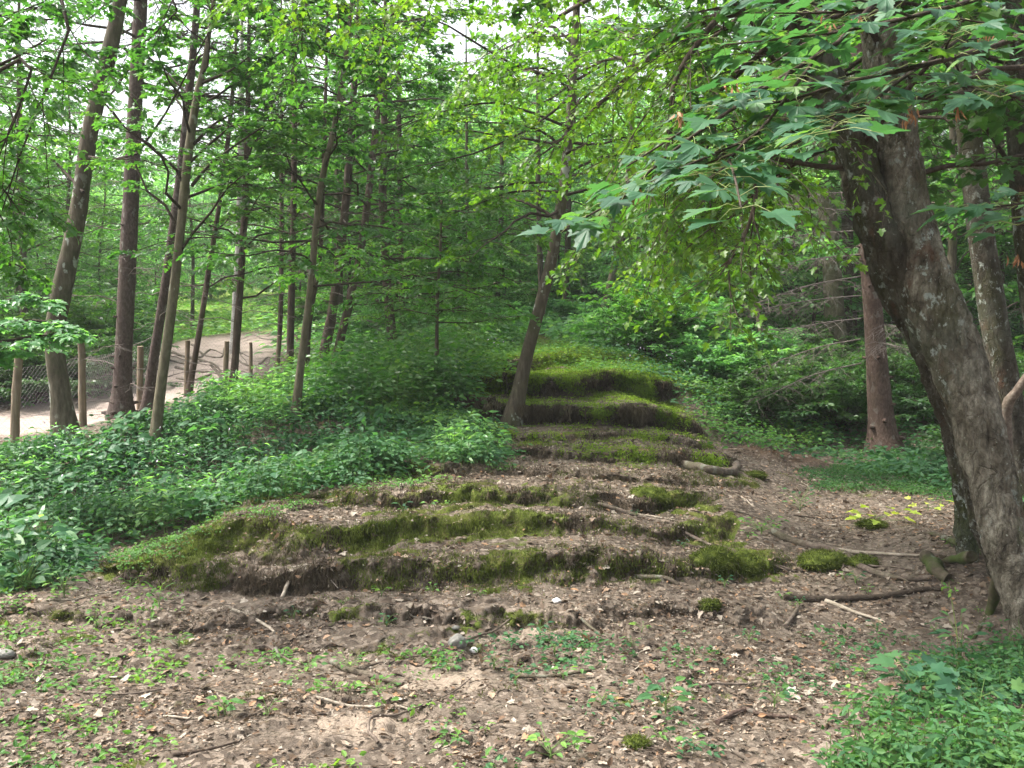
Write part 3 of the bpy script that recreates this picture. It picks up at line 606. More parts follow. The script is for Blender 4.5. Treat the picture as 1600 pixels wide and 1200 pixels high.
near_tree('young_maple_tree', 'slim pale olive tree leaning right, rooted in the herbs left of centre', 'tree',
          [(241, 692, 10, 21), (252, 600, 10, 19), (266, 500, 10, 18), (280, 380, 10, 17), (293, 250, 10, 17), (308, 150, 10, 14), (320, 95, 10, 10)], 6.5,
          'bark_pale', 'leaf_green', n1=16, h0=2.6, L=1.6, n2=7, n3=4, nl=5, size=.075, seed=4, elev=(20, 55), boughs=[[(300, 290, 10), (330, 255, 9.8), (400, 205, 9.5), (440, 180, 9.3)],
          [(303, 225, 10), (340, 190, 9.9), (405, 160, 9.7)], [(315, 130, 10), (360, 110, 9.8), (400, 80, 9.6)]], amp=.05)
near_tree('thin_tree', 'thin dark sapling trunk behind the pale olive tree, beside a fence post', 'tree',
          [(293, 626, 14, 12), (308, 540, 14, 11), (325, 430, 14, 10), (350, 270, 14, 9), (362, 160, 14, 8)], 7, 'bark_brown', 'leaf_green', n1=14, h0=2.4, L=1.4, n2=6, n3=3, nl=6, size=.08, seed=5)
near_tree('dark_tree', 'dark thin trunk standing beside the white birch at the sandy bank', 'tree',
          [(363, 622, 14, 15), (369, 540, 14, 14), (377, 420, 14, 13), (384, 300, 14, 12), (387, 180, 14, 10)], 7.5, 'bark_brown', 'leaf_dark', n1=20, h0=2.4, L=1.3, n2=7, n3=3, nl=6, size=.07, seed=6, dead=12)
near_tree('birch_tree', 'pale whitish birch trunk at the foot of the sandy bank behind the fence', 'tree',
          [(366, 545, 19, 17), (370, 450, 19, 15), (374, 370, 19, 14), (376, 250, 19, 12)], 9, 'bark_birch', 'leaf_green', n1=14, h0=4.6, L=1.8, n2=6, n3=3, nl=6, size=.1, tpl=OVATE, seed=7)
near_tree('young_maple_tree', 'slender pale tan tree leaning right, rooted in the herbs near the middle', 'tree',
          [(460, 657, 10.5, 18), (470, 570, 10.5, 15), (485, 450, 10.5, 13), (500, 300, 10.5, 12), (524, 190, 10.5, 11), (540, 90, 10.5, 9)], 6.4,
          'bark_pale', 'leaf_green', n1=26, h0=2.35, L=1.6, n2=7, n3=4, nl=5, size=.075, seed=8, elev=(0, 30), amp=.05)
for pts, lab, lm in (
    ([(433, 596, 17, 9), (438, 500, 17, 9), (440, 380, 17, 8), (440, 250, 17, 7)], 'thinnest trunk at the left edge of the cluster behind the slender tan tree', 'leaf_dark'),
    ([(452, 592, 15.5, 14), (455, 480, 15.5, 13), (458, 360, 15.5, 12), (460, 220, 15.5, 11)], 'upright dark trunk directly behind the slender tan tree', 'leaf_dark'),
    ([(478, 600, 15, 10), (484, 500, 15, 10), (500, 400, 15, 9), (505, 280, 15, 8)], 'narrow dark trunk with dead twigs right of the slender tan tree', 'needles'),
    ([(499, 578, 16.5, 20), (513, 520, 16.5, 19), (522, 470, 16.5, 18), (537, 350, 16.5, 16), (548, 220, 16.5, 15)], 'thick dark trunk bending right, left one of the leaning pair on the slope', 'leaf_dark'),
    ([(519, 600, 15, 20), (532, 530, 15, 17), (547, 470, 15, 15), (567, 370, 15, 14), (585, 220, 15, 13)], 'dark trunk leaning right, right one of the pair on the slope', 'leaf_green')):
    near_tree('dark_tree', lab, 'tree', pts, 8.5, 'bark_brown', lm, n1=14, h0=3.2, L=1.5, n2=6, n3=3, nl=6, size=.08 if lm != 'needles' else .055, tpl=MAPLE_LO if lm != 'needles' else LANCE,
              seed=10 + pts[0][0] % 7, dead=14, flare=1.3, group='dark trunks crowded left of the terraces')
near_tree('dark_tree', 'thicker dark trunk leaning left on the slope left of the mossy sapling', 'tree',
          [(618, 558, 18, 20), (610, 500, 18, 18), (603, 420, 18, 16), (598, 300, 18, 15), (600, 180, 18, 13)], 9, 'bark_brown', 'leaf_green', n1=24, h0=3.4, L=2, n2=7, n3=4, nl=6, size=.1, seed=12)
near_tree('dark_tree', 'thinner brown trunk right behind the left-leaning dark one on the slope', 'tree',
          [(632, 546, 20, 12), (628, 470, 20, 11), (626, 350, 20, 10), (624, 200, 20, 9)], 9, 'bark_brown', 'leaf_green', n1=16, h0=4, L=2, n2=6, n3=3, nl=6, size=.11, seed=13)
near_tree('mossy_sapling', 'thin dark mossy sapling with wide flat leafy sprays, left of the mossy steps', 'tree',
          [(676, 628, 12, 10), (682, 560, 12, 8), (683, 470, 12, 7), (688, 390, 12, 6), (690, 320, 12, 5)], 3.6, 'bark_grey', 'leaf_green', n1=26, h0=2.05, L=1.25, n2=8, n3=4, nl=7, size=.06, tpl=OVATE,
          elev=(-5, 12), droop=.1, seed=14, flare=1.2, tilt=.25)
near_tree('leaning_maple_tree', 'brown tree leaning right over the mossy steps in the middle of the scene', 'tree',
          [(797, 668, 11.2, 34), (808, 625, 11.2, 28), (822, 560, 11.2, 24), (846, 470, 11.2, 23), (865, 390, 11.2, 21), (882, 280, 11.2, 20), (893, 160, 11.2, 17), (900, 30, 11.2, 14)], 8,
          'bark_grey', 'leaf_yellow', n1=30, h0=3.0, L=1.9, n2=7, n3=4, nl=5, size=.075, seed=15, elev=(0, 35), amp=.07, boughs=[
              [(893, 150, 11.1), (830, 200, 11), (740, 240, 10.4), (650, 260, 10)], [(895, 130, 11.1), (800, 100, 10.5), (700, 40, 9.5), (640, 20, 9)],
              [(885, 240, 11.1), (960, 210, 11), (1040, 250, 10.4)], [(880, 300, 11.1), (800, 300, 11), (720, 330, 10.5)], [(890, 200, 11.1), (780, 160, 11), (690, 175, 10.5), (600, 210, 10)]])
# small trunks far up the hill behind the steps
for (px, py, d, w, ln, bk, lab, lmn) in (
    (883, 535, 24, 15, 5, 'bark_brown', 'dark straight trunk behind the top of the mossy steps', 'leaf_blue'),
    (848, 530, 23, 13, -6, 'bark_brown', 'brown trunk behind the leaning tree at the top of the steps', 'leaf_blue'),
    (932, 530, 22, 17, 45, 'bark_pale', 'pale trunk leaning right above the steps', 'leaf_pale'),
    (958, 535, 24, 6, 0, 'bark_brown', 'thin dark pole of a trunk beside the pale leaning one above the steps', 'leaf_blue'),
    (775, 525, 26, 11, 8, 'bark_grey', 'grey trunk up the slope left of the leaning tree', 'leaf_green'),
    (735, 520, 24, 9, -5, 'bark_grey', 'thin grey trunk on the slope above the mossy sapling', 'leaf_green')):
    near_tree('hillside_tree', lab, 'tree', [(px, py + 8, d, w), (px + ln * .5, py - 90, d, w * .85), (px + ln, py - 200, d, w * .75), (px + ln * 1.2, py - 330, d, w * .6)], 10, bk, lmn,
              n1=13, h0=4.2, L=2.6, n2=7, n3=3, nl=6, size=.13, tpl=OVATE, seed=px % 29, elev=(-5, 25), group='trees on the hillside behind the steps')

# ------------------------------------------------------------------ trees on the right
t_red = near_tree('spruce_tree', 'reddish brown spruce with flared foot and dead side twigs, right of the steps', 'tree',
          [(1383, 708, 12.8, 66), (1379, 675, 12.8, 44), (1371, 580, 12.8, 38), (1362, 460, 12.8, 34), (1355, 380, 12.8, 32), (1347, 250, 12.8, 29), (1340, 100, 12.8, 26)], 8.5,
          'bark_red', 'needles', n1=26, h0=4.6, L=1.8, n2=9, n3=4, nl=7, size=.05, tpl=LANCE, elev=(-15, 10), seed=21, amp=.04, knots=40)
ba = Acc(); dl = []
for (z0_, dx, dz) in ((398, -140, 15), (432, -200, 50), (462, -190, 25), (498, -160, 25), (530, -170, 45), (505, 60, 10), (535, 50, 8), (470, 90, -20), (568, -180, 60), (360, -190, 20), (330, -160, -15), (300, -180, 10), (340, 80, 10)):
    p0 = P(1360 + (1 if dx > 0 else -1) * 15, z0_, 12.8); p1 = P(1360 + dx * .5, z0_ + dz * .3, 12.5 + rng.normal(0, .2)); p2 = P(1360 + dx, z0_ + dz, 12.2 + rng.normal(0, .5)); dl.append(resample([p0, p1, p2], 7))
dl = np.array(dl); twigs(ba, dl, .011, .003, 5); d2_ = grow(dl, 16, .55, .15, 1, 60, .4, k=5); twigs(ba, d2_, .0035, .0012, 3)
d3_ = grow(d2_, 7, .25, .1, 1, 50, .4, k=4); twigs(ba, d3_, .0018, .0008, 3)
link('dead_branches', ba.mesh('dead_branches', True, t_red.location), M['dead_twig'], t_red)
near_tree('conifer_tree', 'wide grey trunk of a half dead conifer hung with dry twigs, back right', 'tree',
          [(1310, 585, 19, 40), (1303, 480, 19, 36), (1297, 380, 19, 34), (1285, 250, 19, 32), (1275, 120, 19, 30)], 10.5,
          'bark_pale', 'needles', n1=12, h0=7.5, L=2, n2=7, n3=3, nl=6, size=.07, tpl=LANCE, elev=(-20, 5), seed=22, amp=.08, dead=40, group=None)
near_tree('conifer_tree', 'dark grey trunk just right of the wide grey conifer, back right', 'tree',
          [(1332, 590, 20, 24), (1328, 450, 20, 22), (1322, 300, 20, 20), (1318, 120, 20, 18)], 10.5,
          'bark_brown', 'needles', n1=20, h0=5, L=2, n2=7, n3=3, nl=6, size=.07, tpl=LANCE, elev=(-20, 5), seed=23, amp=.08, dead=30)
near_tree('thin_tree', 'thin grey leaning trunk at the edge of the thicket right of the steps', 'tree',
          [(1205, 640, 15, 9), (1196, 560, 15, 8), (1180, 470, 15, 8), (1160, 350, 15, 7), (1150, 240, 15, 6)], 6, 'bark_pale', 'leaf_pale', n1=10, h0=3.2, L=1.2, n2=6, n3=3, nl=5, size=.09, seed=24, dead=26)
near_tree('maple_tree', 'tall straight lichen spotted trunk behind the big leaning maple', 'tree',
          [(1590, 745, 8.6, 62), (1575, 640, 8.6, 54), (1553, 500, 8.6, 50), (1535, 380, 8.6, 46), (1520, 260, 8.6, 44), (1508, 150, 8.6, 42), (1495, 20, 8.6, 38)], 7,
          'bark_maple', 'leaf_green', n1=20, h0=3.4, L=1.7, n2=6, n3=3, nl=5, size=.09, seed=25, amp=.06)
near_tree('maple_tree', 'trunk at the right edge forking into a pale stub limb', 'tree',
          [(1655, 900, 6.4, 100), (1650, 600, 6.4, 90), (1625, 420, 6.4, 82), (1612, 300, 6.4, 72), (1600, 200, 6.4, 62), (1592, 60, 6.4, 58)], 5.5,
          'bark_maple', 'leaf_green', n1=12, h0=3.4, L=1.4, n2=6, n3=3, nl=5, size=.09, seed=26, amp=.07,
          boughs=[[(1608, 300, 6.4), (1560, 230, 6.5), (1515, 155, 6.6), (1480, 60, 6.7)]])
st = thing('snag', 'bare broken dead branch stub leaning against the straight spotted trunk', 'dead branch', P(1578, 700, 8.2))
sa = Acc(); tube(sa, resample([P(1572, 720, 8.25), P(1573, 640, 8.2), P(1590, 610, 8.1), P(1625, 560, 8)], 12), np.linspace(.06, .03, 12), 8, bark_disp(.2, 5)); link('branch', sa.mesh('branch', True, st.location), M['dead_wood'], st)

# the big leaning maple: three grown-together stems, limbs and low leafy boughs
BT = thing('leaning_maple_tree', 'massive lichen covered maple of fused stems leaning left across the right side', 'tree', (2.95, 6.0, .1))
org = np.array(BT.location)
def stem(name, pts, seed, sides=110, seg=420, amp=1.0, m='bark_maple', lab=None):
    p = np.array([[*P(a, b, d), w * d / F / 2] for a, b, d, w in pts]); q = resample(p, seg)
    def disp(v, a, r):
        s = v * [1, 1, .45]; n1_ = noise(s, 3.2, seed); n2_ = noise(s, 9, seed + 1); n3_ = noise(s, 26, seed + 2); n4_ = noise(v * [1, 1, .8], 60, seed + 3)
        plate = np.abs(noise(v * [1, 1, .4], 17, seed + 4))
        return amp * (r * .14 * n1_ + .016 * n2_ + .010 * n3_ + .006 * n4_ - .014 * np.clip(.18 - plate, 0, 1) / .18 * (noise(v, 4, seed + 5) > -.2))
    a_ = Acc(); tube(a_, q[:, :3], q[:, 3], sides, disp); o = link(name, a_.mesh(name, True, org), M[m], BT)
    if lab: o['label'] = lab
    return q
s1 = stem('stem', [(1665, 1150, 5.3, 110), (1640, 1060, 5.35, 84), (1616, 980, 5.4, 74), (1592, 900, 5.5, 68), (1566, 810, 5.65, 68), (1538, 700, 5.75, 74), (1506, 600, 5.85, 80), (1476, 510, 5.9, 84), (1443, 430, 5.95, 78),
                   (1420, 340, 6.0, 72), (1403, 250, 6.0, 70), (1390, 140, 6.0, 68), (1375, 40, 6.0, 62), (1355, -80, 6.0, 56), (1330, -260, 6.0, 40)], 100, m='bark_maple_pale', lab='front stem, pale and splashed with white lichen')
s2 = stem('stem', [(1606, 985, 6.0, 36), (1576, 905, 6.05, 38), (1545, 835, 6.1, 38), (1526, 770, 6.1, 44), (1514, 690, 6.1, 48), (1488, 600, 6.05, 52), (1453, 510, 6.0, 60), (1410, 430, 6.0, 62), (1368, 340, 6.0, 58),
                   (1338, 240, 5.95, 54), (1302, 150, 5.9, 50), (1260, 60, 5.85, 46), (1218, -20, 5.8, 42), (1170, -130, 5.8, 34)], 200, lab='left stem, darker and mossy, leaning furthest')
s3 = stem('stem', [(1520, 890, 6.5, 30), (1508, 840, 6.5, 30), (1502, 760, 6.45, 26), (1488, 680, 6.4, 28), (1460, 600, 6.4, 30), (1430, 530, 6.45, 28), (1388, 460, 6.5, 30), (1362, 390, 6.55, 26), (1335, 310, 6.6, 24), (1310, 220, 6.7, 20)], 300,
          sides=40, lab='thinnest stem at the back with reddish flaking bark')
s4 = stem('stem', [(1612, 985, 5.8, 36), (1594, 925, 5.85, 38), (1568, 880, 5.95, 40), (1552, 820, 6.0, 30)], 400, seg=80, lab='mossy root knob between the stems', amp=1.5)
for pts, r0 in (([(1520, 870, 6.2), (1478, 880, 6.1), (1450, 905, 6.0)], .05), ([(1560, 900, 5.7), (1545, 960, 5.5), (1520, 1000, 5.3)], .05), ([(1500, 850, 6.5), (1455, 835, 6.7), (1415, 838, 6.9)], .035), ([(1600, 990, 5.3), (1570, 1040, 5.1), (1545, 1070, 4.9)], .05)):
    ra = Acc(); g = [G(a, b) for a, b, _ in pts]; g[0] = P(*pts[0]); q = resample(g, 16); tube(ra, q, np.linspace(r0 * .8, r0 * .25, 16), 10, bark_disp(.5, 9)); link('root', ra.mesh('root', True, org), M['mossy_bark'], BT)
# limbs reaching left over the steps
limbs = [
    [(1225, -15, 5.8), (1170, 15, 6.0), (1080, 40, 6.3), (1000, 105, 7), (940, 160, 7.3), (885, 212, 7.7), (835, 250, 8)],
    [(1200, -60, 5.8), (1120, 30, 5.8), (1085, 75, 5.7), (1053, 130, 5.6), (1047, 190, 5.6), (1040, 240, 5.6), (1015, 260, 5.6)],
    [(1280, 110, 5.9), (1230, 180, 5.7), (1190, 225, 5.6), (1172, 255, 5.5), (1182, 300, 5.5), (1172, 345, 5.5), (1155, 385, 5.5), (1125, 430, 5.4)],
    [(1300, 160, 5.9), (1200, 200, 6.2), (1130, 240, 6.4), (1090, 280, 6.5), (1055, 330, 6.5), (1035, 375, 6.5)],
    [(1225, -15, 5.8), (1120, -60, 6.2), (1000, -40, 6.8), (900, 10, 7.2), (820, 60, 7.5), (780, 80, 7.6)],
    [(1240, 30, 5.9), (1150, 120, 6.5), (1080, 180, 7), (1010, 230, 7.4), (960, 300, 7.6), (930, 360, 7.7)],
    [(1225, -15, 5.8), (1150, -120, 5.6), (1000, -140, 5.8), (860, -100, 6), (720, -40, 6.3), (600, 30, 6.6)],
    [(1225, -15, 5.8), (1150, -160, 5.4), (950, -180, 5.2), (760, -130, 5.4), (560, -60, 5.8), (430, -20, 6)],
    [(1290, 130, 5.9), (1240, 250, 6.6), (1200, 290, 7), (1150, 320, 7.2), (1105, 360, 7.3)],
    [(1260, 70, 5.9), (1180, 90, 6.3), (1120, 150, 6.5), (1110, 220, 6.5), (1085, 270, 6.5), (1095, 320, 6.5)],
    [(1170, 15, 6.0), (1110, 60, 6.6), (1040, 90, 7.4), (990, 60, 8), (930, 30, 8.4)],
    [(1000, 105, 7), (960, 90, 7.3), (880, 120, 7.8), (820, 110, 8.2), (740, 140, 8.6)],
]
for b_, r_ in zip(limbs, [.045, .03, .03, .02, .04, .02, .035, .035, .02, .02, .02, .015]):
    lp = resample([P(*p) for p in b_], 14)[None]; la = Acc(); lc = Acc(); tube(la, lp[0], np.linspace(r_ * .85, .005, 14), 8, bark_disp(.2, 3))
    l2 = grow(lp, 17, .78, .12, 1, 55, .45, k=5); twigs(la, l2, .0055, .002, 4)
    l3 = grow(l2, 6, .34, .15, 1, 48, .35, k=3); twigs(la, l3, .0022, .001, 3)
    put_leaves(lc, l3, 8, .046, MAPLE_LO, tilt=.4, seed=31, up=(0, -.1, 1), tscale=1.3); put_leaves(lc, l2, 6, .046, MAPLE_LO, u0=.4, tilt=.4, seed=31)
    lo = link('limb', la.mesh('limb', True, org), M['bark_brown'], BT); link('foliage', lc.mesh('foliage', False, org), M['leaf_yellow'], lo)
# dark upper crown of the same tree behind its leaning stems
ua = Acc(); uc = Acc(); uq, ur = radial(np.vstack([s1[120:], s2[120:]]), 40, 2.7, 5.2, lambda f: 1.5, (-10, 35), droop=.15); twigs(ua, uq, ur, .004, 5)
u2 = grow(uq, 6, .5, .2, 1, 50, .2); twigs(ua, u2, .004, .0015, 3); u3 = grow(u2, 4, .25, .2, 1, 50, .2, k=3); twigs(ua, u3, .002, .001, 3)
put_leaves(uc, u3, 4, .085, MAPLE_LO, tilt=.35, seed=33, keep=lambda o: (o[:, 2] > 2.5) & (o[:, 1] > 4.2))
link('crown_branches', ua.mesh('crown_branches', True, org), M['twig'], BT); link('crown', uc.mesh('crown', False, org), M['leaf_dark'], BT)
# near leafy boughs at upper right, big leaves
nb = [
    [(1700, 20, 3.0), (1560, 70, 2.8), (1430, 105, 2.6), (1320, 130, 2.5), (1220, 160, 2.5), (1120, 165, 2.5)],
    [(1680, 110, 3.0), (1560, 105, 2.8), (1460, 150, 2.6), (1400, 160, 2.5), (1300, 180, 2.4), (1220, 215, 2.4)],
    [(1400, -60, 2.8), (1340, 40, 2.6), (1240, 110, 2.5), (1160, 160, 2.4), (1080, 215, 2.35), (1020, 262, 2.3), (955, 330, 2.3)],
    [(1700, -40, 2.8), (1560, -10, 2.6), (1450, 20, 2.5), (1340, 45, 2.5), (1230, 60, 2.6), (1130, 70, 2.7)],
    [(1500, 60, 2.9), (1400, 130, 2.6), (1330, 185, 2.4), (1260, 215, 2.3), (1200, 250, 2.25)],
    [(1700, 290, 2.8), (1640, 310, 2.6), (1580, 320, 2.5), (1540, 325, 2.5)],
    [(1700, 340, 2.6), (1640, 345, 2.5), (1590, 352, 2.4)],
    [(1650, -120, 3.2), (1500, -40, 3), (1380, 10, 2.9), (1280, 20, 2.9), (1180, 20, 3.0)],
    [(1290, 70, 2.6), (1200, 190, 2.4), (1160, 225, 2.3), (1130, 262, 2.25), (1100, 285, 2.2)],
    [(1700, 70, 2.6), (1640, 60, 2.5), (1560, 40, 2.4), (1500, 30, 2.4)],
]
_h = MAPLE_HI[0]
MAPLE_B = (_h * [1, .92, 1] + np.stack([0 * _h[:, 0], .10 * _h[:, 0] ** 2, -.22 * _h[:, 0] ** 2 - .22 * np.abs(_h[:, 1]) ** 1.5], -1), MAPLE_HI[1])
MAPLE_C = (_h * [1.05, 1.05, 1] + np.stack([.0 * _h[:, 0], -.14 * _h[:, 0] * (1 - _h[:, 0]), .12 * np.sin(_h[:, 0] * 5) - .3 * _h[:, 1] * (_h[:, 1] > 0)], -1), MAPLE_HI[1])
extra = []
for b_ in nb[:5] + nb[7:9]:
    q = resample([P(*p) for p in b_], 10)
    for sg in (-1, 1): 
        j = int(rng.integers(3, 7)); d = q[j + 1] - q[j]; d /= np.linalg.norm(d); sd = np.cross(d, [0, 0, 1]); e = nrm(d + sg * sd * .8 + rng.normal(0, .1, 3)) * rng.uniform(.3, .5)
        extra.append(resample([q[j], q[j] + e * .5 + [0, 0, .01], q[j] + e], 10))
for i, b in enumerate([resample([P(*p) for p in b_], 10) for b_ in nb] + extra):
    r_ = ([.010, .009, .008, .008, .006, .004, .004, .008, .005, .005] + [.0035] * 40)[i]; na = Acc(); nc = Acc(); pets = Acc()
    twigs(na, b[None], r_, .0022, 8); bo = link('leafy_bough', na.mesh('leafy_bough', True, org), M['twig'], BT)
    L = np.linalg.norm(np.diff(b, axis=0), axis=1).sum(); m = max(3, int(L / .062)); u = np.linspace(.15, 1, m)[None]
    o, T = at_param(b[None], u); o, T = o[0], T[0]
    for j in range(m):
        for sgn in (-1, 1, 1 if j == m - 1 else 0):
            if sgn == 0 or rng.random() < .1: continue
            side = np.cross(T[j], [0, 0, 1.]); side /= np.linalg.norm(side)
            d = T[j] * rng.uniform(.2, 1) + side * sgn * rng.uniform(.5, 1.1) + np.array([0, 0, rng.uniform(-.25, .3)]); d /= np.linalg.norm(d)
            pl_ = rng.uniform(.05, .12); e = o[j] + d * pl_; mid = o[j] + d * pl_ * .5 + np.array([0, 0, .01])
            twigs(pets, np.array([[o[j], mid, e]]), .001, .0008, 4)
            outd = d * [1, 1, .2] + np.array([-.3, -.25, -.08]) + rng.normal(0, .18, 3)
            leaves(nc, e[None], outd[None], np.array([[rng.normal(0, .2), -.2 + rng.normal(0, .15), 1.]]), np.array([rng.uniform(.042, .085)]), (MAPLE_HI, MAPLE_B, MAPLE_C)[int(rng.integers(3))], np.array([np.clip(rng.normal(.42, .28), 0, 1)]))
    link('petioles', pets.mesh('petioles', True, org), M['petiole'], bo)['kind'] = 'stuff'; link('foliage', nc.mesh('foliage', False, org), M['leaf_big'], bo)
for px, py, d in ((1065, 178, 2.4), (990, 300, 2.35), (1290, 40, 2.6), (1345, 30, 2.6), (1540, 48, 2.6), (1500, 165, 2.5), (1420, 175, 2.4), (1150, 140, 2.5), (1590, 400, 2.6)):
    c = P(px, py, d); sm_ = Acc()
    for q_ in range(14):
        p = c + rng.normal(0, .011, 3); leaves(sm_, p[None], (rng.normal(0, .4, 3) + [0, 0, -1])[None], rng.normal(0, 1, (1, 3)), np.array([rng.uniform(.018, .03)]), LANCE)
    link('seed_cluster', sm_.mesh('seed_cluster', False, org), M['samara'], BT)

# tree just outside the frame on the left whose boughs hang in at upper left
near_tree('maple_tree', 'maple beyond the left edge whose drooping yellow-green boughs hang into the upper left', 'tree',
          [(-260, 900, 6.6, 90), (-250, 500, 6.6, 75), (-230, 200, 6.6, 66), (-215, -100, 6.6, 50)], 5, 'bark_grey', 'leaf_green', n1=0, n2=11, n3=5, nl=5, size=.065, seed=41, boughs=[
    [(-230, 150, 6.6), (-120, 120, 6.6), (-20, 110, 6.5), (40, 80, 6.4), (75, 60, 6.3)], [(-230, 60, 6.6), (-100, -10, 6.4), (60, -40, 6.2), (112, 10, 6), (92, 90, 5.9), (60, 170, 5.9), (25, 260, 5.9), (0, 340, 5.9)],
    [(-230, 200, 6.6), (-100, 160, 6.2), (0, 110, 6), (50, 90, 5.8), (30, 170, 5.7), (0, 240, 5.7)], [(-230, 0, 6.6), (0, -120, 6.6), (200, -80, 6.8), (300, -10, 7), (240, 40, 7), (225, 70, 7), (160, 80, 7), (100, 98, 7)],
    [(-230, 260, 6.6), (-120, 250, 6.4), (-40, 260, 6.2), (0, 290, 6), (30, 330, 6)], [(-230, 320, 6.6), (-120, 330, 6.6), (-40, 360, 6.6), (0, 400, 6.6), (40, 420, 6.6)],
    [(-230, -100, 6.6), (0, -180, 6.2), (200, -160, 6), (380, -90, 6.2), (500, -30, 6.4), (560, 40, 6.5)], [(-230, 100, 6.6), (-100, 50, 6.6), (20, 20, 6.8), (90, 10, 7)],
    [(-230, -140, 6.6), (100, -260, 6.6), (300, -200, 7), (420, -80, 7.4), (470, 40, 7.6), (480, 110, 7.7)]])
near_tree('low_maple_sapling', 'pale green sapling spraying flat leaves in front of the first fence post', 'sapling',
          [(-60, 760, 8.6, 14), (-50, 600, 8.6, 10), (-30, 480, 8.6, 8), (-10, 420, 8.6, 5)], 2.6, 'bark_grey', 'leaf_pale', n1=0, n2=11, n3=4, nl=5, size=.085, seed=42, tilt=.22, up=(0, -.25, 1), boughs=[
    [(-50, 540, 8.6), (0, 510, 8.5), (50, 500, 8.4), (95, 505, 8.3)], [(-50, 560, 8.6), (0, 535, 8.4), (60, 525, 8.3), (105, 520, 8.2)], [(-40, 500, 8.6), (0, 475, 8.6), (40, 462, 8.6), (80, 470, 8.6)], [(-50, 590, 8.6), (-20, 560, 8.4), (20, 548, 8.3)]])
# ------------------------------------------------------------------ background wood
def copy_thing(src, name, loc, rz, s, label, cat, group):
    o = src.copy(); COL.objects.link(o); o.name = name; o.location = loc; o.rotation_euler = (0, 0, rz); o.scale = (s, s, s); tag(o, label, cat, group)
    for ch in src.children:
        c = ch.copy(); COL.objects.link(c); c.parent = o; c.name = ch.name.split('.')[0]
    return o
def wood_tree(name, h, leafm, barkm, n1, L, h0, size, tpl, nl, seed, elev=(0, 35), n2=7, n3=4, dr=.15, con=False, r=.13):
    base = np.zeros(3); t = thing(name, 'x', 'tree')
    q = resample([(0, 0, -.3, r * 1.5), (.02, 0, .5, r), (.1, .05, h * .4, r * .8), (-.1, .1, h * .75, r * .45), (0, 0, h, .02)], 24)
    ta = Acc(); tube(ta, q[:, :3], q[:, 3], 9, bark_disp(.12, seed)); link('trunk', ta.mesh('trunk'), M[barkm], t)
    prim, pr = radial(q, n1, h0, h * .97, (lambda f: L * (1.1 - .95 * f)) if con else (lambda f: L * (.5 + 1.6 * f * (1.15 - f) * 1.6)), elev, droop=dr)
    la_ = Acc(); twigs(la_, prim, pr, .006, 4); PL = np.linalg.norm(prim[:, -1] - prim[:, 0], axis=1)
    sec = grow(prim, n2, PL * .45, .15, 1, 50, .2); twigs(la_, sec, .008, .002, 3)
    ter = grow(sec, n3, np.linalg.norm(sec[:, -1] - sec[:, 0], axis=1) * .5, .1, 1, 50, .2, k=3)
    link('limbs', la_.mesh('limbs'), M[barkm], t); ca = Acc(); put_leaves(ca, ter, nl, size, tpl, seed=seed, tilt=.4, tscale=.6); put_leaves(ca, sec, nl, size, tpl, u0=.3, seed=seed, tilt=.4, tscale=.6)
    link('crown', ca.mesh('crown', False), M[leafm], t); return t
protos = [wood_tree('leafy_tree', 13, 'leaf_green', 'bark_grey', 34, 2.9, 2.2, .17, OVATE, 5, 51),
          wood_tree('leafy_tree', 12, 'leaf_blue', 'bark_grey', 32, 2.8, 1.6, .17, OVATE, 5, 52, elev=(-5, 25)),
          wood_tree('leafy_tree', 11, 'leaf_pale', 'bark_brown', 30, 2.8, 1.4, .17, OVATE, 5, 53, elev=(-5, 30)),
          wood_tree('spruce_tree', 14, 'needles', 'bark_spruce', 46, 2.6, 1.8, .10, LANCE, 8, 54, elev=(-20, 5), n2=8, con=True, dr=.1)]
used = [False] * 4
names = ['leafy_tree', 'leafy_tree', 'leafy_tree', 'spruce_tree']
looks = ['mid green leafy tree', 'blue-green leafy tree', 'pale green leafy tree', 'dark green spruce']
spots = []
for px, d, k, s in (
    (-150, 19, 0, .9), (-60, 24, 1, .9), (110, 24, 0, .55), (210, 33, 0, .55), (300, 30, 1, .5), (40, 17.5, 0, .62), (30, 28, 0, .7), (-20, 35, 3, .8), (120, 36, 2, .5),
    (460, 25, 0, .75), (530, 21, 0, .8), (590, 28, 2, .7), (690, 31, 2, .75), (560, 36, 0, .8), (760, 35, 2, .7),
    (440, 36, 0, .7), (500, 42, 2, .8), (330, 45, 2, .5),
    (820, 42, 2, .62), (960, 40, 2, .62), (1050, 36, 2, .8), (1110, 25, 1, .85), (1170, 29, 2, .9),
    (1150, 38, 0, 1.), (1240, 24, 0, .85), (1250, 34, 1, 1.0), (1400, 20, 0, .85), (1450, 24, 3, 1.0), (1350, 27, 3, 1.05), (1480, 17, 0, .7), (1560, 20, 0, .9), (1640, 15, 0, .75), (1550, 28, 1, 1), (1700, 22, 1, 1), (1420, 34, 0, 1.1), (1780, 17, 3, 1)):
    spots.append((px, d, k, s))
ANCH = [(100, 'the bent grey-brown trunk'), (195, 'the wide reddish trunk'), (265, 'the pale olive tree'), (372, 'the white birch'), (480, 'the slender tan tree'), (550, 'the leaning dark pair'), (608, 'the left-leaning dark trunk'), (686, 'the mossy sapling'),
        (860, 'the tree leaning over the steps'), (950, 'the pale leaning hill trunk'), (1180, 'the thin grey leaning trunk'), (1300, 'the wide grey conifer'), (1365, 'the reddish spruce'), (1480, 'the massive leaning maple'), (1555, 'the straight spotted trunk'), (1625, 'the forked right-edge trunk')]
seen_l = {}
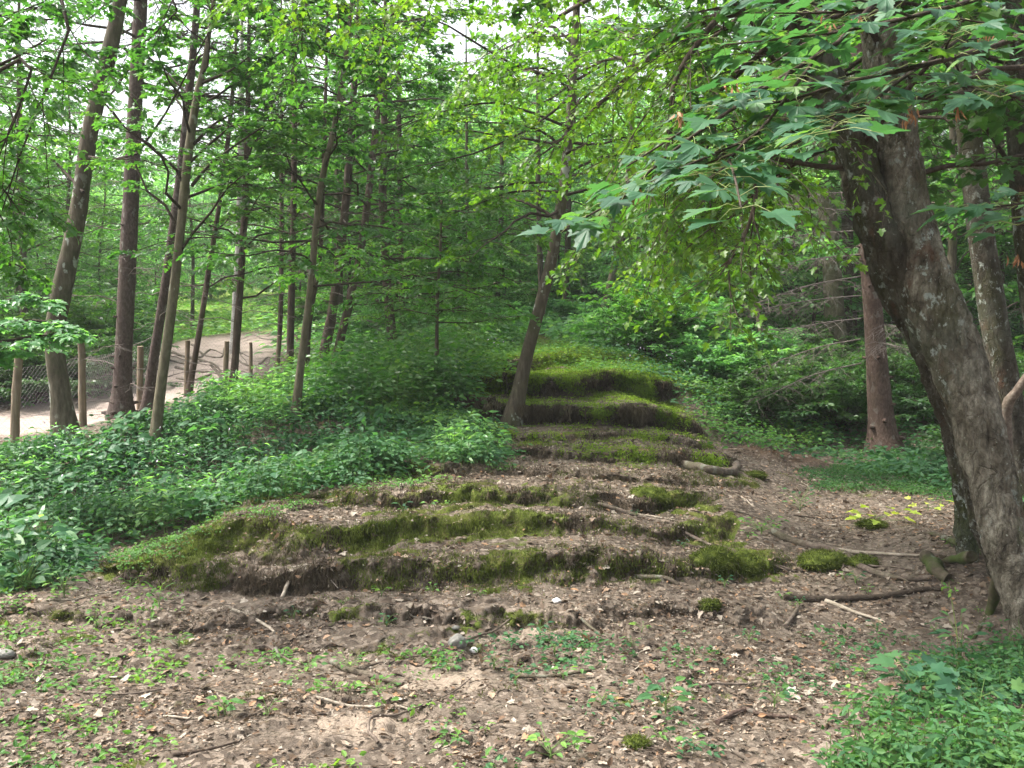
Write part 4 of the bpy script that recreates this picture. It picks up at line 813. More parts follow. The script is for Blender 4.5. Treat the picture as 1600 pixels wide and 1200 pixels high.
def where(px, base):
    ax, an = min(ANCH, key=lambda q_: abs(q_[0] - px)); dx = px - ax
    w = 'right behind ' if abs(dx) < 14 else ('just ' if abs(dx) < 45 else 'some way ') + ('left of ' if dx < 0 else 'right of ')
    l = base + ' ' + w + an; c = seen_l.get(l, 0); seen_l[l] = c + 1
    return l if c == 0 else base + ' ' + ('second ', 'third ', 'fourth ', 'fifth ')[min(c - 1, 3)] + w + an
for i, (px, d, k, s) in enumerate(spots):
    p = P(px, 500, d); z = gz(p[0], p[1])[0]; far = 'far ' if d > 27 else ''
    lab = where(px, far + looks[k]); gr = 'background trees of the wood'
    if used[k]: copy_thing(protos[k], names[k], (p[0], p[1], z), i * 1.7, s, lab, 'tree', gr)
    else:
        used[k] = True; t = protos[k]; t.location = (p[0], p[1], z); t.rotation_euler = (0, 0, i * 1.7); t.scale = (s, s, s); tag(t, lab, 'tree', gr)
# understorey: young trees leafy from the ground up
yp = [wood_tree('young_tree', 5.5, 'leaf_green', 'twig', 40, 1.9, .35, .13, OVATE, 5, 55, elev=(-5, 25), r=.04), wood_tree('young_tree', 5.0, 'leaf_blue', 'twig', 38, 1.9, .3, .13, OVATE, 5, 56, elev=(-10, 15), r=.04),
      wood_tree('young_tree', 5.5, 'leaf_pale', 'twig', 40, 2.0, .3, .14, OVATE, 5, 57, elev=(-10, 18), r=.04)]
yu = [False] * 3; r2_ = random.Random(8)
ys_ = [(px + r2_.randint(-14, 14), d + r2_.uniform(-1, 1), k) for d, row in ((21, (1110, 1180, 1260, 1460, 1600, 1700)), (25, (540, 620, 700, 790, 1000, 1060, 1140, 1230, 1320, 1420, 1520, 1640)), (30, (470, 560, 640, 720, 800, 870, 930, 990, 1070, 1160, 1260, 1360, 1480, 1600, 150, 60, -40)),
      (37, (240, 180, 90, 0, 480, 560, 650, 740, 820, 900, 980, 1060, 1150, 1240, 1340, 1450, 1560)), (44, (120, 230, 330, 430, 520, 610, 700, 790, 870, 950, 1040, 1130, 1230, 1330))) for k, px in enumerate(row)]
for i, (px, d, k) in enumerate(ys_):
    if px < 300 and d > 40 and px > 60 and i % 2: continue
    k = (k * 2 + i) % 3 if not 780 < px < 1250 else 1 + (i % 3 > 0); p = P(px, 500, d); z = gz(p[0], p[1])[0]; sz = r2_.uniform(.75, 1.2) * (.62 if (d < 27 and 700 < px < 1150) else 1 if d < 35 else 1.2)
    lab = where(px, ('distant ' if d > 33 else 'far ' if d > 27 else '') + ('mid green young tree', 'blue-green young tree', 'pale green young tree')[k]); gr = 'young trees filling the understorey'
    if yu[k]: copy_thing(yp[k], 'young_tree', (p[0], p[1], z), i * 2.1, sz, lab, 'tree', gr)
    else: yu[k] = True; t = yp[k]; t.location = (p[0], p[1], z); t.scale = (sz,) * 3; tag(t, lab, 'tree', gr)
# far-off wood: one mass nobody could count
fw = Acc(); n = 60000
x = rng.uniform(-75, 75, n); y = rng.uniform(49, 66, n); top = 13 + 5 * fbm(np.stack([x, y], -1), .12, 2, 5) - 7.5 * np.exp(-((x + 20) / 13) ** 2) - 3 * np.exp(-((x - 2) / 7) ** 2)
z = gz(x, y) + rng.random(n) ** 1.1 * top
p = np.stack([x, y, z], -1); kp = noise(p, .35, 77) > -.25; p = p[kp]
leaves(fw, p, rng.normal(0, 1, p.shape), rng.normal(0, .6, p.shape) + [0, -.3, 1], rng.uniform(.35, .75, len(p)), OVATE, blobtint(p, 7, .2))
tag(link('distant_wood', fw.mesh('distant_wood', False), M['leaf_pale']), 'distant mass of pale green woodland closing the view behind the trees', 'woodland', kind='stuff')

# ------------------------------------------------------------------ shrubs
def shrub(name, h, w, leafm, size, tpl, seed, n1=30, n2=7, n3=4, nl=6):
    t = thing(name, 'x', 'shrub'); a = Acc(); pr = []
    for i in range(n1):
        az = i * 2.4; el = R(rng.uniform(25, 80)); L = (w * math.cos(el) + h * math.sin(el)) * rng.uniform(.7, 1.1); d = np.array([math.cos(az) * math.cos(el), math.sin(az) * math.cos(el), math.sin(el)])
        s = np.linspace(0, 1, 7)[:, None]; pr.append(rng.normal(0, .05, 3) * [1, 1, 0] + d * L * s - np.array([0, 0, .25]) * L * s * s + np.cumsum(rng.normal(0, .025, (7, 3)), 0) * L * (s > 0))
    pr = np.array(pr); twigs(a, pr, .012, .003, 4); s2_ = grow(pr, n2, w * .4, .2, 1, 50, .1, rise=.1); twigs(a, s2_, .004, .0015, 3); s3_ = grow(s2_, n3, w * .18, .2, 1, 50, .1, k=3)
    link('stems', a.mesh('stems'), M['twig'], t); c = Acc(); put_leaves(c, s3_, nl, size, tpl, seed=seed, tilt=.3); put_leaves(c, s2_, nl, size, tpl, u0=.3, seed=seed, tilt=.3)
    link('foliage', c.mesh('foliage', False), M[leafm], t); return t
sh = [shrub('leafy_shrub', 1.5, 1.0, 'leaf_green', .11, OVATE, 61), shrub('leafy_shrub', 1.3, 1.1, 'leaf_blue', .11, OVATE, 62), shrub('leafy_shrub', 1.2, .9, 'leaf_pale', .10, OVATE, 63), shrub('leafy_shrub', 1.4, 1.0, 'leaf_dark', .09, OVATE, 64)]
su = [False] * 4
shr = [(1010, 600, 15.5, 0, .95, 'rounded mid green flowering shrub at the right shoulder of the mossy steps'), (1060, 590, 17, 2, 1.1, 'pale shrub behind the right shoulder of the steps'), (960, 575, 18, 2, .9, 'pale green shrub above the mossy steps'),
       (1120, 640, 14.5, 2, .8, 'green shrub beside the overhanging moss ledge'), (1150, 650, 15, 1, .8, 'blue-green shrub in the hollow right of the steps'), (1190, 690, 13.2, 0, .7, 'low green shrub above the brown earth hump'),
       (1230, 680, 14, 0, .9, 'dense green shrub left of the reddish spruce'), (1270, 670, 14.8, 2, .7, 'pale shrub close left of the reddish spruce'), (1310, 690, 14, 0, .75, 'green shrub touching the reddish spruce on its left'),
       (1345, 660, 16, 1, .85, 'blue-green shrub behind the reddish spruce'), (1200, 610, 18, 2, .9, 'pale shrub deep in the right thicket'), (1260, 610, 19, 0, 1, 'large green shrub deep in the right thicket'), (1420, 660, 15, 0, .8, 'green shrub between reddish spruce and big maple'),
       (1430, 630, 18, 1, 1, 'blue-green shrub far behind the big maple'), (1590, 700, 11.5, 1, .9, 'dark blue-green shrub right of the big maple'), (1640, 740, 10.5, 0, .9, 'green shrub at the right edge behind the forked trunk'), (1580, 640, 14, 0, 1.1, 'tall green shrub behind the straight spotted trunk'),
       (900, 545, 22, 1, .8, 'blue-green bush on the hilltop behind the steps'), (990, 545, 24, 1, .9, 'blue-green bush at the foot of the pale leaning trunk'), (840, 540, 24, 1, .7, 'small blue-green bush left on the hilltop'), (1080, 540, 23, 2, 1, 'pale bush at the right of the hilltop'),
       (760, 560, 18, 2, .8, 'pale bush on the slope just left of the steps'), (720, 575, 16.5, 2, .65, 'pale green bush behind the mossy sapling'), (700, 545, 21, 0, .9, 'green bush high on the left slope'), (650, 560, 19, 0, .7, 'green bush right of the left-leaning dark trunk'),
       (560, 555, 20, 2, .8, 'pale bush between the dark leaning pair and the slope trunk'), (490, 540, 22, 0, .8, 'green bush behind the crowded dark trunks'), (150, 620, 15.5, 1, .85, 'dark bush at the far side of the path, left of the wide spruce'), (100, 625, 16, 0, .8, 'green bush across the path behind the bent trunk'),
       (50, 625, 15.5, 1, .85, 'dark bush across the path at the second fence panel'), (0, 625, 16, 1, .9, 'dark bush across the path at the left edge'), (165, 600, 18, 0, 1.0, 'tall bush behind the path left of the wide spruce'), (70, 600, 19, 1, 1.3, 'tall dark bush far behind the path at left'), (-50, 620, 16, 0, 1.2, 'bush outside the left edge across the path'), (215, 540, 25, 2, .8, 'bright bush at the top of the sandy bank'), (15, 600, 20, 0, 1.3, 'big green bush in the left background'), (130, 590, 21, 0, 1.3, 'big green bush behind the left path bend')]
for i, (px, py, d, k, s, lab) in enumerate(shr):
    if px > 1180 and 'pale' not in lab: k = 3; lab = lab.replace('blue-green', 'dark green').replace('large green', 'large dark green')  # darker leaf colour stands in for the shade on the right
    if px < 200 and 'dark' in lab: k = 3
    p = P(px, py, d); z = gz(p[0], p[1])[0] - .03
    if su[k]: copy_thing(sh[k], 'leafy_shrub', (p[0], p[1], z), i * 1.3, s, lab, 'shrub', 'shrubs around the clearing')
    else: su[k] = True; sh[k].location = (p[0], p[1], z); sh[k].rotation_euler = (0, 0, i * 1.3); sh[k].scale = (s, s, s); tag(sh[k], lab, 'shrub', 'shrubs around the clearing')

# ------------------------------------------------------------------ ground cover
def cover(w, n, h, size, tpl, m, name, label, cat, k=9, spread=.1, tilt=.45, up=(0, -.25, 1), stems=False, jit=.05, hmod=None, smin=.6, topb=.5):
    p, nn, i = scatter(w, n, jit); a = Acc(); hh = h * rng.uniform(.45, 1.1, n) * (1 + .45 * noise(p, 1.1, 5))
    if hmod is not None: hh = hh * hmod(p)
    off = rng.normal(0, spread, (n, k, 3)) * [1, 1, 0]; f = rng.random((n, k)) ** topb
    q = p[:, None] + off + np.stack([0 * f, 0 * f, hh[:, None] * f], -1); out = nrm(off + rng.normal(0, .06, off.shape) * [1, 1, .3]); q = q.reshape(-1, 3); out = out.reshape(-1, 3)
    leaves(a, q, out, np.asarray(up, float) + rng.normal(0, tilt, q.shape), size * rng.uniform(smin, 1.25, len(q)), tpl, blobtint(q, 11, 1.6))
    if stems:
        s = np.stack([p, p + np.stack([rng.normal(0, .02, n), rng.normal(0, .02, n), hh], -1)], 1); twigs(a, s, .003, .0015, 3, 1)
    tag(link(name, a.mesh(name, False), [M[m], M['stem']]), label, cat, kind='stuff')
depthf = np.clip(FV[:, 1], 3, 60)
zoneA = zone([(-400, 708), (60, 704), (130, 696), (210, 672), (300, 648), (420, 618), (560, 605), (700, 640), (735, 680), (775, 700), (780, 722), (700, 738), (640, 742), (560, 758), (480, 775), (400, 790), (300, 826), (230, 840), (150, 848), (110, 905), (30, 925), (-400, 950)])
gap = blob(PXg, PYg, 655, 722, 40, 45) + blob(PXg, PYg, 700, 690, 20, 12)
clump = lambda p: .75 + .8 * np.clip(noise(p, 2.3, 55), -.6, 1)
cover(zoneA * (gap < .2) * (FPath < .3) * (.35 + sm(-.5, .3, fbm(FV[:, :2], 2.2, 2, 56))), 5200, .27, .06, OVATE, 'herb', 'herb_carpet', 'dense carpet of dark green toothed herbs on the left bank', 'ground cover', k=16, stems=True, hmod=clump, tilt=.6)
cover(zoneA * (gap < .2) * (FPath < .3) * sm(.0, .5, fbm(FV[:, :2], 1.5, 2, 57)), 420, .42, .085, LANCE, 'leaf_pale', 'tall_herbs', 'taller pale stems with narrow leaves standing above the herb carpet', 'ground cover', k=16, spread=.06, stems=True, topb=.7, tilt=.7)
cover(zoneA * (gap < .2) * (FPath < .3) * sm(.1, .5, fbm(FV[:, :2], 1.9, 2, 58)), 260, .30, .09, BROAD, 'leaf_blue', 'broad_herbs', 'patches of broader blue-green leaves in the herb carpet', 'ground cover', k=6, spread=.09, stems=True)
zoneB = zone([(300, 648), (360, 634), (440, 606), (490, 575), (560, 545), (700, 520), (770, 530), (800, 545), (760, 600), (715, 620), (720, 650), (700, 668), (560, 660), (400, 650)])
cover(zoneB * (FPath < .3) * (1 + 0 * depthf), 5200, .30, .07, OVATE, 'herb_light', 'slope_undergrowth', 'bright green undergrowth covering the left slope', 'ground cover', k=12, spread=.14, hmod=clump, tilt=.6)
cover(zoneB * (PXg > 500) * (FPath < .3) * sm(-.1, .5, fbm(FV[:, :2], 1.1, 2, 59)), 700, .7, .09, OVATE, 'leaf_green', 'slope_saplings', 'knee high leafy saplings crowding the left slope', 'ground cover', k=26, spread=.13, stems=True, topb=.8, tilt=.5)
zoneC = zone([(1120, 690), (1060, 620), (1000, 585), (900, 545), (1000, 520), (1300, 520), (1600, 560), (2000, 640), (2000, 820), (1600, 800), (1480, 768), (1400, 748), (1330, 735), (1240, 715), (1180, 695)])
cover(zoneC * 1.0, 6500, .22, .075, OVATE, 'herb', 'right_undergrowth', 'green undergrowth under the trees right of the steps', 'ground cover', k=10, spread=.14, hmod=clump)
zoneD = zone([(1240, 735), (1330, 730), (1400, 722), (1500, 735), (1520, 790), (1440, 775), (1360, 765), (1290, 770)])
cover(zoneD * 1.0, 1500, .05, .03, OVATE, 'herb_mid', 'low_green_cover', 'low bright green carpet at the foot of the reddish spruce', 'ground cover', k=9, spread=.05)
zoneE = zone([(800, 530), (960, 530), (1010, 590), (930, 585), (800, 570), (760, 560)])
cover(zoneE * (soil.ravel() < .25) * 1.0, 1500, .14, .05, LANCE, 'herb_light', 'hilltop_grass', 'yellow-green grassy growth at the top of the steps', 'ground cover', k=10, spread=.08, tilt=.8)
zoneM = FMead * (FV[:, 1] < 48)
cover(zoneM, 2500, .3, .16, LANCE, 'herb_light', 'meadow_grass', 'sunlit meadow grass beyond the sandy bank', 'ground cover', k=8, spread=.15, tilt=.8)
cover((soil.ravel() < .25) * ((FV[:, 1] > 18) & (FV[:, 1] < 50) & (np.abs(FV[:, 0]) < FV[:, 1] * .75)) * (FPath < .2) * (FMead < .3) / np.clip(FV[:, 1], 18, 60) ** 1.6, 9000, .5, .16, OVATE, 'leaf_pale', 'hill_undergrowth', 'pale green undergrowth over the far slopes', 'ground cover', k=9, spread=.28)
# bottom right patch of small herbs
zoneF = zone([(1290, 1260), (1330, 1160), (1370, 1100), (1440, 1060), (1560, 1040), (1700, 1000), (1900, 1300)])
cover(zoneF * sm(-.35, .25, fbm(FV[:, :2], 2.6, 3, 66) + .5 * sm(1150, 1260, PYg) - .0), 520, .15, .036, OVATE, 'herb_mid', 'nettle_patch', 'patch of small light green herbs in the bottom right corner', 'ground cover', k=16, spread=.045, stems=True, jit=.02)
# sparse seedlings mixed into the clearing floor
zoneG = zone([(-100, 900), (300, 930), (430, 1000), (700, 1010), (760, 1200), (400, 1260), (-200, 1260)])
cover(zoneF * (.2 + sm(-.1, .4, fbm(FV[:, :2], 3, 2, 67))), 170, .2, .07, LANCE, 'herb', 'grass_tufts', 'darker narrow leaves mixed into the bottom right herbs', 'ground cover', k=9, spread=.05, stems=True, jit=.02, tilt=.8)
cover(zoneG * np.clip(.0 + fbm(FV[:, :2], 2.2, 3, 15) * 1.6 + .7 * sm(400, 0, PXg), 0, 1), 430, .05, .034, OVATE, 'herb_light', 'clearing_seedlings', 'scattered tiny green seedlings on the left of the clearing floor', 'ground cover', k=6, spread=.03, jit=.02)
zoneH = zone([(700, 1000), (1600, 980), (1700, 1260), (700, 1260)])
cover(zoneH * np.clip(.1 + fbm(FV[:, :2], 2.8, 3, 16) * 1.5, 0, 1), 260, .05, .032, OVATE, 'herb', 'floor_seedlings', 'sparse little dark green seedlings on the right of the clearing floor', 'ground cover', k=6, spread=.03, jit=.02)
zoneI = zone([(160, 850), (330, 815), (560, 752), (640, 738), (800, 720), (800, 735), (560, 775), (350, 830), (300, 845), (250, 890), (160, 900)])
cover(zoneI * sm(-.3, .3, fbm(FV[:, :2], 2.8, 2, 69)), 520, .04, .028, OVATE, 'herb_light', 'edge_greenery', 'low light green creeping plants along the edge of the terraces', 'ground cover', k=8, spread=.035, jit=.02)

cover(MK.ravel() * (FI >= 9) * (FR < .6) * (FV[:, 1] < 16) * (.3 + sm(-.1, .4, fbm(FV[:, :2], 2.5, 2, 68))), 2200, .025, .028, OVATE, 'moss_bright', 'ledge_plants', 'small bright green plants growing thickly on the upper mossy ledges', 'ground cover', k=8, spread=.045, jit=.02)
cover(zone([(1035, 585), (1150, 560), (1320, 590), (1300, 700), (1240, 712), (1120, 694), (1092, 660), (1075, 620)]) * 1.0, 1500, .24, .06, OVATE, 'herb_light', 'shoulder_undergrowth', 'bright leafy growth spilling over the right end of the upper ledges', 'ground cover', k=11, spread=.1)
cover((soil.ravel() < .25) * (FV[:, 1] > 13.3) * (FV[:, 1] < 19) * (np.abs(FV[:, 0] - .9) < 2.2) * (.2 + sm(-.2, .4, nlow.ravel())), 2200, .10, .045, OVATE, 'moss_bright', 'crest_plants', 'yellow-green low plants on the slope above the top ledge', 'ground cover', k=8, spread=.07)
# moss: hanging blades on the risers
inview = (PXg > -150) & (PXg < 1750) & (PYg < 1300) & (FV[:, 1] < 22) & (FV[:, 1] > 3)
facew = np.clip(1.1 - FN[:, 2], .12, 1)
nz = fbm(FV, 5, 3, 19)
def blades(w, n, L, wd, m, name, label, cat, hang=1.0, out=.45, seed=1):
    p, nn, i = scatter(w, n, .012); a = Acc(); d = nrm(nn * out + np.array([0, 0, -1.]) * hang * np.clip(1.05 - nn[:, 2:3], 0, 1) + np.array([0, 0, .35]) * nn[:, 2:3] + rng.normal(0, .28, p.shape))
    s = L * rng.uniform(.5, 1.4, n); side = nrm(np.cross(d, nn + rng.normal(0, .5, nn.shape)))
    v = np.stack([p - side * (wd * s)[:, None] - nn * .004, p + side * (wd * s)[:, None] - nn * .004, p + d * s[:, None]], 1).reshape(-1, 3); f = np.arange(n * 3).reshape(-1, 3)
    a.add(v, f, np.repeat(blobtint(p, 21, 4), 3)); tag(link(name, a.mesh(name, False), M[m]), label, cat, kind='stuff')
near_w = 1 / np.clip(FV[:, 1], 5, 20)
mz = sm(.35, .75, FM + .55 * nz)
blades(inview * mz * facew ** .6 * near_w * (FI <= 6), 110000, .016, .13, 'moss', 'terrace_moss', 'short shaggy green moss hanging over the lower terrace edges', 'moss')
blades(inview * mz * facew * near_w * (FI > 6) * np.where(FI == 9, .4, 1.), 60000, .022, .16, 'moss_bright', 'upper_moss', 'bright yellow-green moss cloaking the upper terraces', 'moss')
blades(inview * sm(.2, .6, FRk) * facew * near_w, 26000, .05, .07, 'moss_brown', 'hanging_roots', 'brown dead moss and rootlets hanging from the overhanging ledges', 'moss', hang=1.6)
blades(inview * sm(.25, .8, FR) * facew * near_w * (FI >= 2) * (FI <= 6), 24000, .04, .05, 'moss_brown', 'dry_moss_fringe', 'pale dry stringy moss fringing the lower risers', 'moss', hang=1.4)
def beards(w, n, L, m, name, label, k=12, spread=.022, wd=1.0, hang=1.0):
    p, nn, i = scatter(w, n, .01); a = Acc(); face = nrm(nn * [1, 1, .2] + [0, -.25, 0]); q = p[:, None] + rng.normal(0, spread, (n, k, 3)); d = nrm(face[:, None] * rng.uniform(.0, .55, (n, k, 1)) + [0, 0, -hang] + rng.normal(0, .26 / hang, (n, k, 3)))
    sz = (L * rng.uniform(.5, 1.3, (n, 1)) * rng.uniform(.6, 1.1, (n, k))).ravel(); up = (face[:, None] + rng.normal(0, .3, (n, k, 3))).reshape(-1, 3)
    t = np.clip(.5 + .45 * noise(p, 3.5, 33), 0, 1)[:, None] + rng.normal(0, .13, (n, k)); leaves(a, q.reshape(-1, 3) + up * .012, d.reshape(-1, 3), up, sz, (LANCE[0] * [1, wd, 1], LANCE[1]), np.clip(t, 0, 1).ravel())
    tag(link(name, a.mesh(name, False), M[m]), label, 'moss', kind='stuff')
beards(inview * sm(.12, .5, FR) * facew ** .5 * near_w * (FI >= 3) * (FI <= 6) * sm(-.15, .35, fbm(FV, 2.4, 2, 34)), 5200, .024, 'moss', 'moss_beards', 'shaggy green and yellowish moss beards hanging in clumps from the lower risers', k=14, spread=.02, wd=.75)
beards(inview * sm(.3, .7, FR) * facew * near_w * (FI >= 3) * (FI <= 6) * sm(.0, .4, -fbm(FV, 2.4, 2, 34)), 1500, .045, 'moss_brown', 'brown_beards', 'brown rootlet fringes hanging between the moss on the lower risers', k=12, wd=.5)
beards(inview * sm(.25, .7, FR) * facew * near_w * (FI >= 7) * np.where(FI == 9, .3, 1.) * sm(.0, .35, fbm(FV, 2.0, 2, 35)), 2000, .028, 'moss_bright', 'fern_moss', 'bright feathery green moss spilling over the upper ledges', k=22, spread=.03, wd=1.3, hang=.45)
beards(inview * sm(.25, .7, FR) * facew * near_w * (FI >= 7) * np.where(FI == 9, 2.2, 1.) * sm(-.25, .3, -fbm(FV, 2.0, 2, 35)), 2800, .065, 'moss_brown', 'dead_beards', 'dead brown moss and roots hanging from the upper ledges', k=14, spread=.025, wd=.5)
# stalactite-like curtains under the big ledge
cu = Acc()
for ri, x0, x1, n_, ln in ((9, -1.0, 2.45, 120, .15), (10, -.8, 2.2, 60, .11), (7, -.1, 2.1, 60, .07), (8, -.3, 2.2, 50, .05)):
    xs = rng.uniform(x0, x1, n_); yr = np.interp(xs, rings[ri][0], rings[ri][1])
    j = [int(np.argmin((FV[:, 0] - a) ** 2 + (FV[:, 1] - (b - rings[ri][3] * .75)) ** 2 * 4 + (FR < .3) * 9 + (FI != ri) * 9)) for a, b in zip(xs, yr)]
    for q_, a in zip(j, xs):
        if noise(np.array([a, ri, 0.]), 3.0, 8) < .0 and rng.random() < .85: continue
        o = FV[q_] + [rng.normal(0, .02), rng.normal(-.01, .02), rng.uniform(-.02, .05)]; l = ln * rng.uniform(.4, 1.25); k_ = 6; s = np.linspace(0, 1, k_)[:, None]
        pl_ = o + np.array([rng.normal(0, .1), rng.normal(.05, .1), -1]) * l * s + rng.normal(0, .006, (k_, 3)); tube(cu, pl_, np.linspace(rng.uniform(.012, .03), .004, k_), 7, bark_disp(.5, 3), tint=rng.random())
tag(link('moss_curtain', cu.mesh('moss_curtain'), M['moss_brown']), 'knobbly curtain of dead moss strands hanging under the dark ledge', 'moss', kind='stuff')

# ------------------------------------------------------------------ leaf litter and twig litter
lz = inview * (FPath < .3) * (1 - .8 * sm(.3, .7, FM)) * (1 - .6 * sm(.35, .7, FSand)) * (.45 + .9 * sm(-.3, .5, fbm(FV[:, :2], 1.6, 3, 25))) * (FI < 9)
lz = lz * np.where(zoneA | zoneB | zoneC, .15, 1.0)
p, nn, i = scatter(lz * near_w ** .7, 85000, .015); a = Acc()
leaves(a, p + nn * rng.uniform(.002, .014, (len(p), 1)), rng.normal(0, 1, p.shape) * [1, 1, .2], nn + rng.normal(0, .5, p.shape), np.clip(rng.lognormal(-3.95, .42, len(p)), .007, .06), OVATE, np.clip(rng.random(len(p)) ** 1.15, 0, 1))
p, nn, i = scatter(lz * near_w, 2600, .015)
leaves(a, p + nn * rng.uniform(.004, .016, (len(p), 1)), rng.normal(0, 1, p.shape) * [1, 1, .2], nn + rng.normal(0, .3, p.shape), rng.uniform(.035, .065, len(p)), MAPLE_LO, rng.random(len(p)))
tag(link('leaf_litter', a.mesh('leaf_litter', False), M['litter']), 'dry brown and pinkish fallen leaves strewn over the clearing floor', 'leaf litter', kind='stuff')
p, nn, i = scatter(lz * near_w, 34000, .02); az = rng.random(len(p)) * 6.28; L_ = np.clip(rng.lognormal(-2.95, .6, len(p)), .02, .32)
d = np.stack([np.cos(az), np.sin(az) * .8, rng.normal(0, .07, len(p))], -1); d = nrm(d - nn * (d * nn).sum(-1, keepdims=True)); o = p + nn * rng.uniform(.003, .014, (len(p), 1))
mid = o + d * L_[:, None] * .5 + rng.normal(0, .06, p.shape) * L_[:, None]; a = Acc(); twigs(a, np.stack([o, mid, o + d * L_[:, None]], 1), rng.uniform(.0007, .0022, len(p)), .0006, 3)
tag(link('twig_litter', a.mesh('twig_litter'), M['dead_wood']), 'thin dry twigs scattered thickly over the clearing floor', 'twigs', kind='stuff')

# ------------------------------------------------------------------ fallen branches, logs, stones
MARKS = [(870, 941, 'the bright white stone'), (741, 1022, 'the pale round stone'), (575, 1056, 'the thick brown stick'), (655, 1110, 'the hooked twig'), (545, 1105, 'the whitish level stick'), (1180, 1125, 'the reddish broken branch'), (1040, 1110, 'the tallest seedling'),
         (860, 1190, 'the wide light seedling'), (352, 1118, 'the rounded rosette'), (250, 945, 'the broad upright leaf'), (996, 1168, 'the moss capped stub'), (1112, 888, 'the larger moss mound'), (1285, 884, 'the low moss cushion'), (1330, 960, 'the bleached stick'), (1340, 935, 'the dark straight branch'),
         (1330, 880, 'the thick curved branch'), (1372, 820, 'the yellow maple seedling'), (1425, 1100, 'the large lobed plant'), (1100, 738, 'the dark log'), (460, 920, 'the propped pale stick'), (395, 970, 'the arched grey stick'), (290, 988, 'the white stone chip'), (100, 925, 'the bushy sprout on a clod'),
         (8, 1028, 'the blue-grey edge stone'), (320, 1178, 'the brown bottom-left twig'), (240, 1088, 'the long thin twig'), (1000, 805, 'the long forked branch'), (1110, 955, 'the tiny flat moss cushion'), (870, 1058, 'the brown stick across the middle'), (680, 970, 'the thin bleached twig'), (1130, 1072, 'the thin straight stick'), (800, 700, 'the upper ledges'), (640, 800, 'the middle terraces')]
used_l = {}
def near_lab(lab, gx, gy):
    mx, my, mn = min(MARKS, key=lambda m_: math.hypot(m_[0] - gx, (m_[1] - gy) * 1.6)); dx, dy = gx - mx, gy - my
    w = ('just ' if math.hypot(dx, dy) < 60 else 'some way ') + ('in front of ' if dy > abs(dx) * .7 else 'behind ' if -dy > abs(dx) * .7 else 'left of ' if dx < 0 else 'right of ') + mn
    l = lab + ' ' + w; used_l[l] = used_l.get(l, 0) + 1
    return l if used_l[l] == 1 else 'another ' + l if used_l[l] == 2 else ('third ', 'fourth ', 'fifth ', 'sixth ', 'seventh ', 'eighth ', 'ninth ', 'tenth ')[min(used_l[l] - 3, 7)] + l
def fallen(name, pts, r0, r1, m, label, cat='fallen branch', lift=.6, forks=0, group=None, seg=26, sides=9, amp=.22):
    g = [G(a_, b_) for a_, b_ in pts]; q = resample(g, seg); q[:, 2] = np.maximum(q[:, 2], gz(q[:, 0], q[:, 1])) + r0 * lift
    q[:, :3] += np.stack([fbm(q, 6, 2, 5), fbm(q, 6, 2, 6), 0 * q[:, 0]], -1) * r0 * .9
    t = thing(name, label, cat, q[0], group); a_ = Acc(); tube(a_, q, np.linspace(r0, r1, seg), sides, bark_disp(amp, int(pts[0][0])))
    link('branch', a_.mesh('branch', True, q[0]), M[m], t)
    if forks:
        b_ = Acc(); tw = grow(q[None], forks, np.linalg.norm(q[-1] - q[0]) * .3, .3, .95, 35, .0, k=4, wob=.1, flat=1.1)
        for w_ in tw: w_[:, 2] = np.maximum(w_[:, 2], gz(w_[:, 0], w_[:, 1]) + .006)
        twigs(b_, tw, r0 * .35, r0 * .12, 5); link('side_twigs', b_.mesh('side_twigs', True, q[0]), M[m], t)
    return t
fallen('fallen_branch', [(936, 793), (1010, 812), (1060, 832), (1120, 858), (1180, 876), (1235, 892)], .016, .008, 'dead_wood', 'long grey forked branch lying down the right flank of the terraces', forks=7)
fallen('fallen_branch', [(950, 796), (1000, 806), (1055, 815), (1090, 840)], .010, .005, 'pale_wood', 'pale peeled stick beside the long forked branch on the terraces')
fallen('fallen_branch', [(1040, 842), (1090, 858), (1140, 872), (1245, 896), (1250, 886)], .012, .006, 'twig', 'blackish crooked branch below the long forked branch', forks=4)
fallen('fallen_branch', [(1203, 832), (1235, 848), (1275, 860), (1310, 868), (1345, 888), (1375, 902), (1410, 910), (1457, 908)], .030, .018, 'dead_wood', 'thick curved brown branch lying in the hollow left of the big maple', forks=3)
fallen('fallen_branch', [(1305, 862), (1360, 867), (1440, 871)], .018, .009, 'pale_wood', 'straight grey-white stick crossing behind the thick curved branch', forks=2)
fallen('fallen_branch', [(1225, 936), (1290, 941), (1370, 938), (1440, 929), (1470, 926)], .024, .012, 'twig', 'dark straight branch flat on the litter in front of the big maple')
fallen('fallen_branch', [(1290, 944), (1330, 958), (1382, 975)], .017, .007, 'pale_wood', 'short pale bleached stick angled below the dark straight branch')
fallen('fallen_branch', [(1340, 860), (1375, 882), (1392, 892)], .008, .004, 'dead_wood', 'small stick crossing the thick curved branch')
fallen('fallen_log', [(1068, 732), (1100, 738), (1130, 744), (1147, 741), (1153, 730)], .045, .036, 'dead_wood', 'dark log with an upturned cut end at the right of the middle terraces', 'log', lift=.7, sides=14)
fallen('fallen_branch', [(515, 1036), (545, 1050), (590, 1062), (632, 1074)], .019, .013, 'dead_wood', 'thick brown stick on the floor left of the sandy patch')
fallen('fallen_branch', [(362, 966), (392, 972), (415, 984), (428, 994)], .013, .006, 'pale_wood', 'grey arched stick on the small step at left', lift=1.5)
fallen('fallen_branch', [(398, 1020), (420, 1018), (440, 1032), (458, 1042)], .014, .006, 'dead_wood', 'crooked grey stick below the arched one at left', lift=1.5, forks=2)
fallen('fallen_branch', [(590, 1166), (576, 1150), (580, 1134), (610, 1124), (660, 1108), (705, 1090), (738, 1064)], .008, .003, 'dead_wood', 'thin hooked twig curving over the sand in the foreground', lift=1.5)
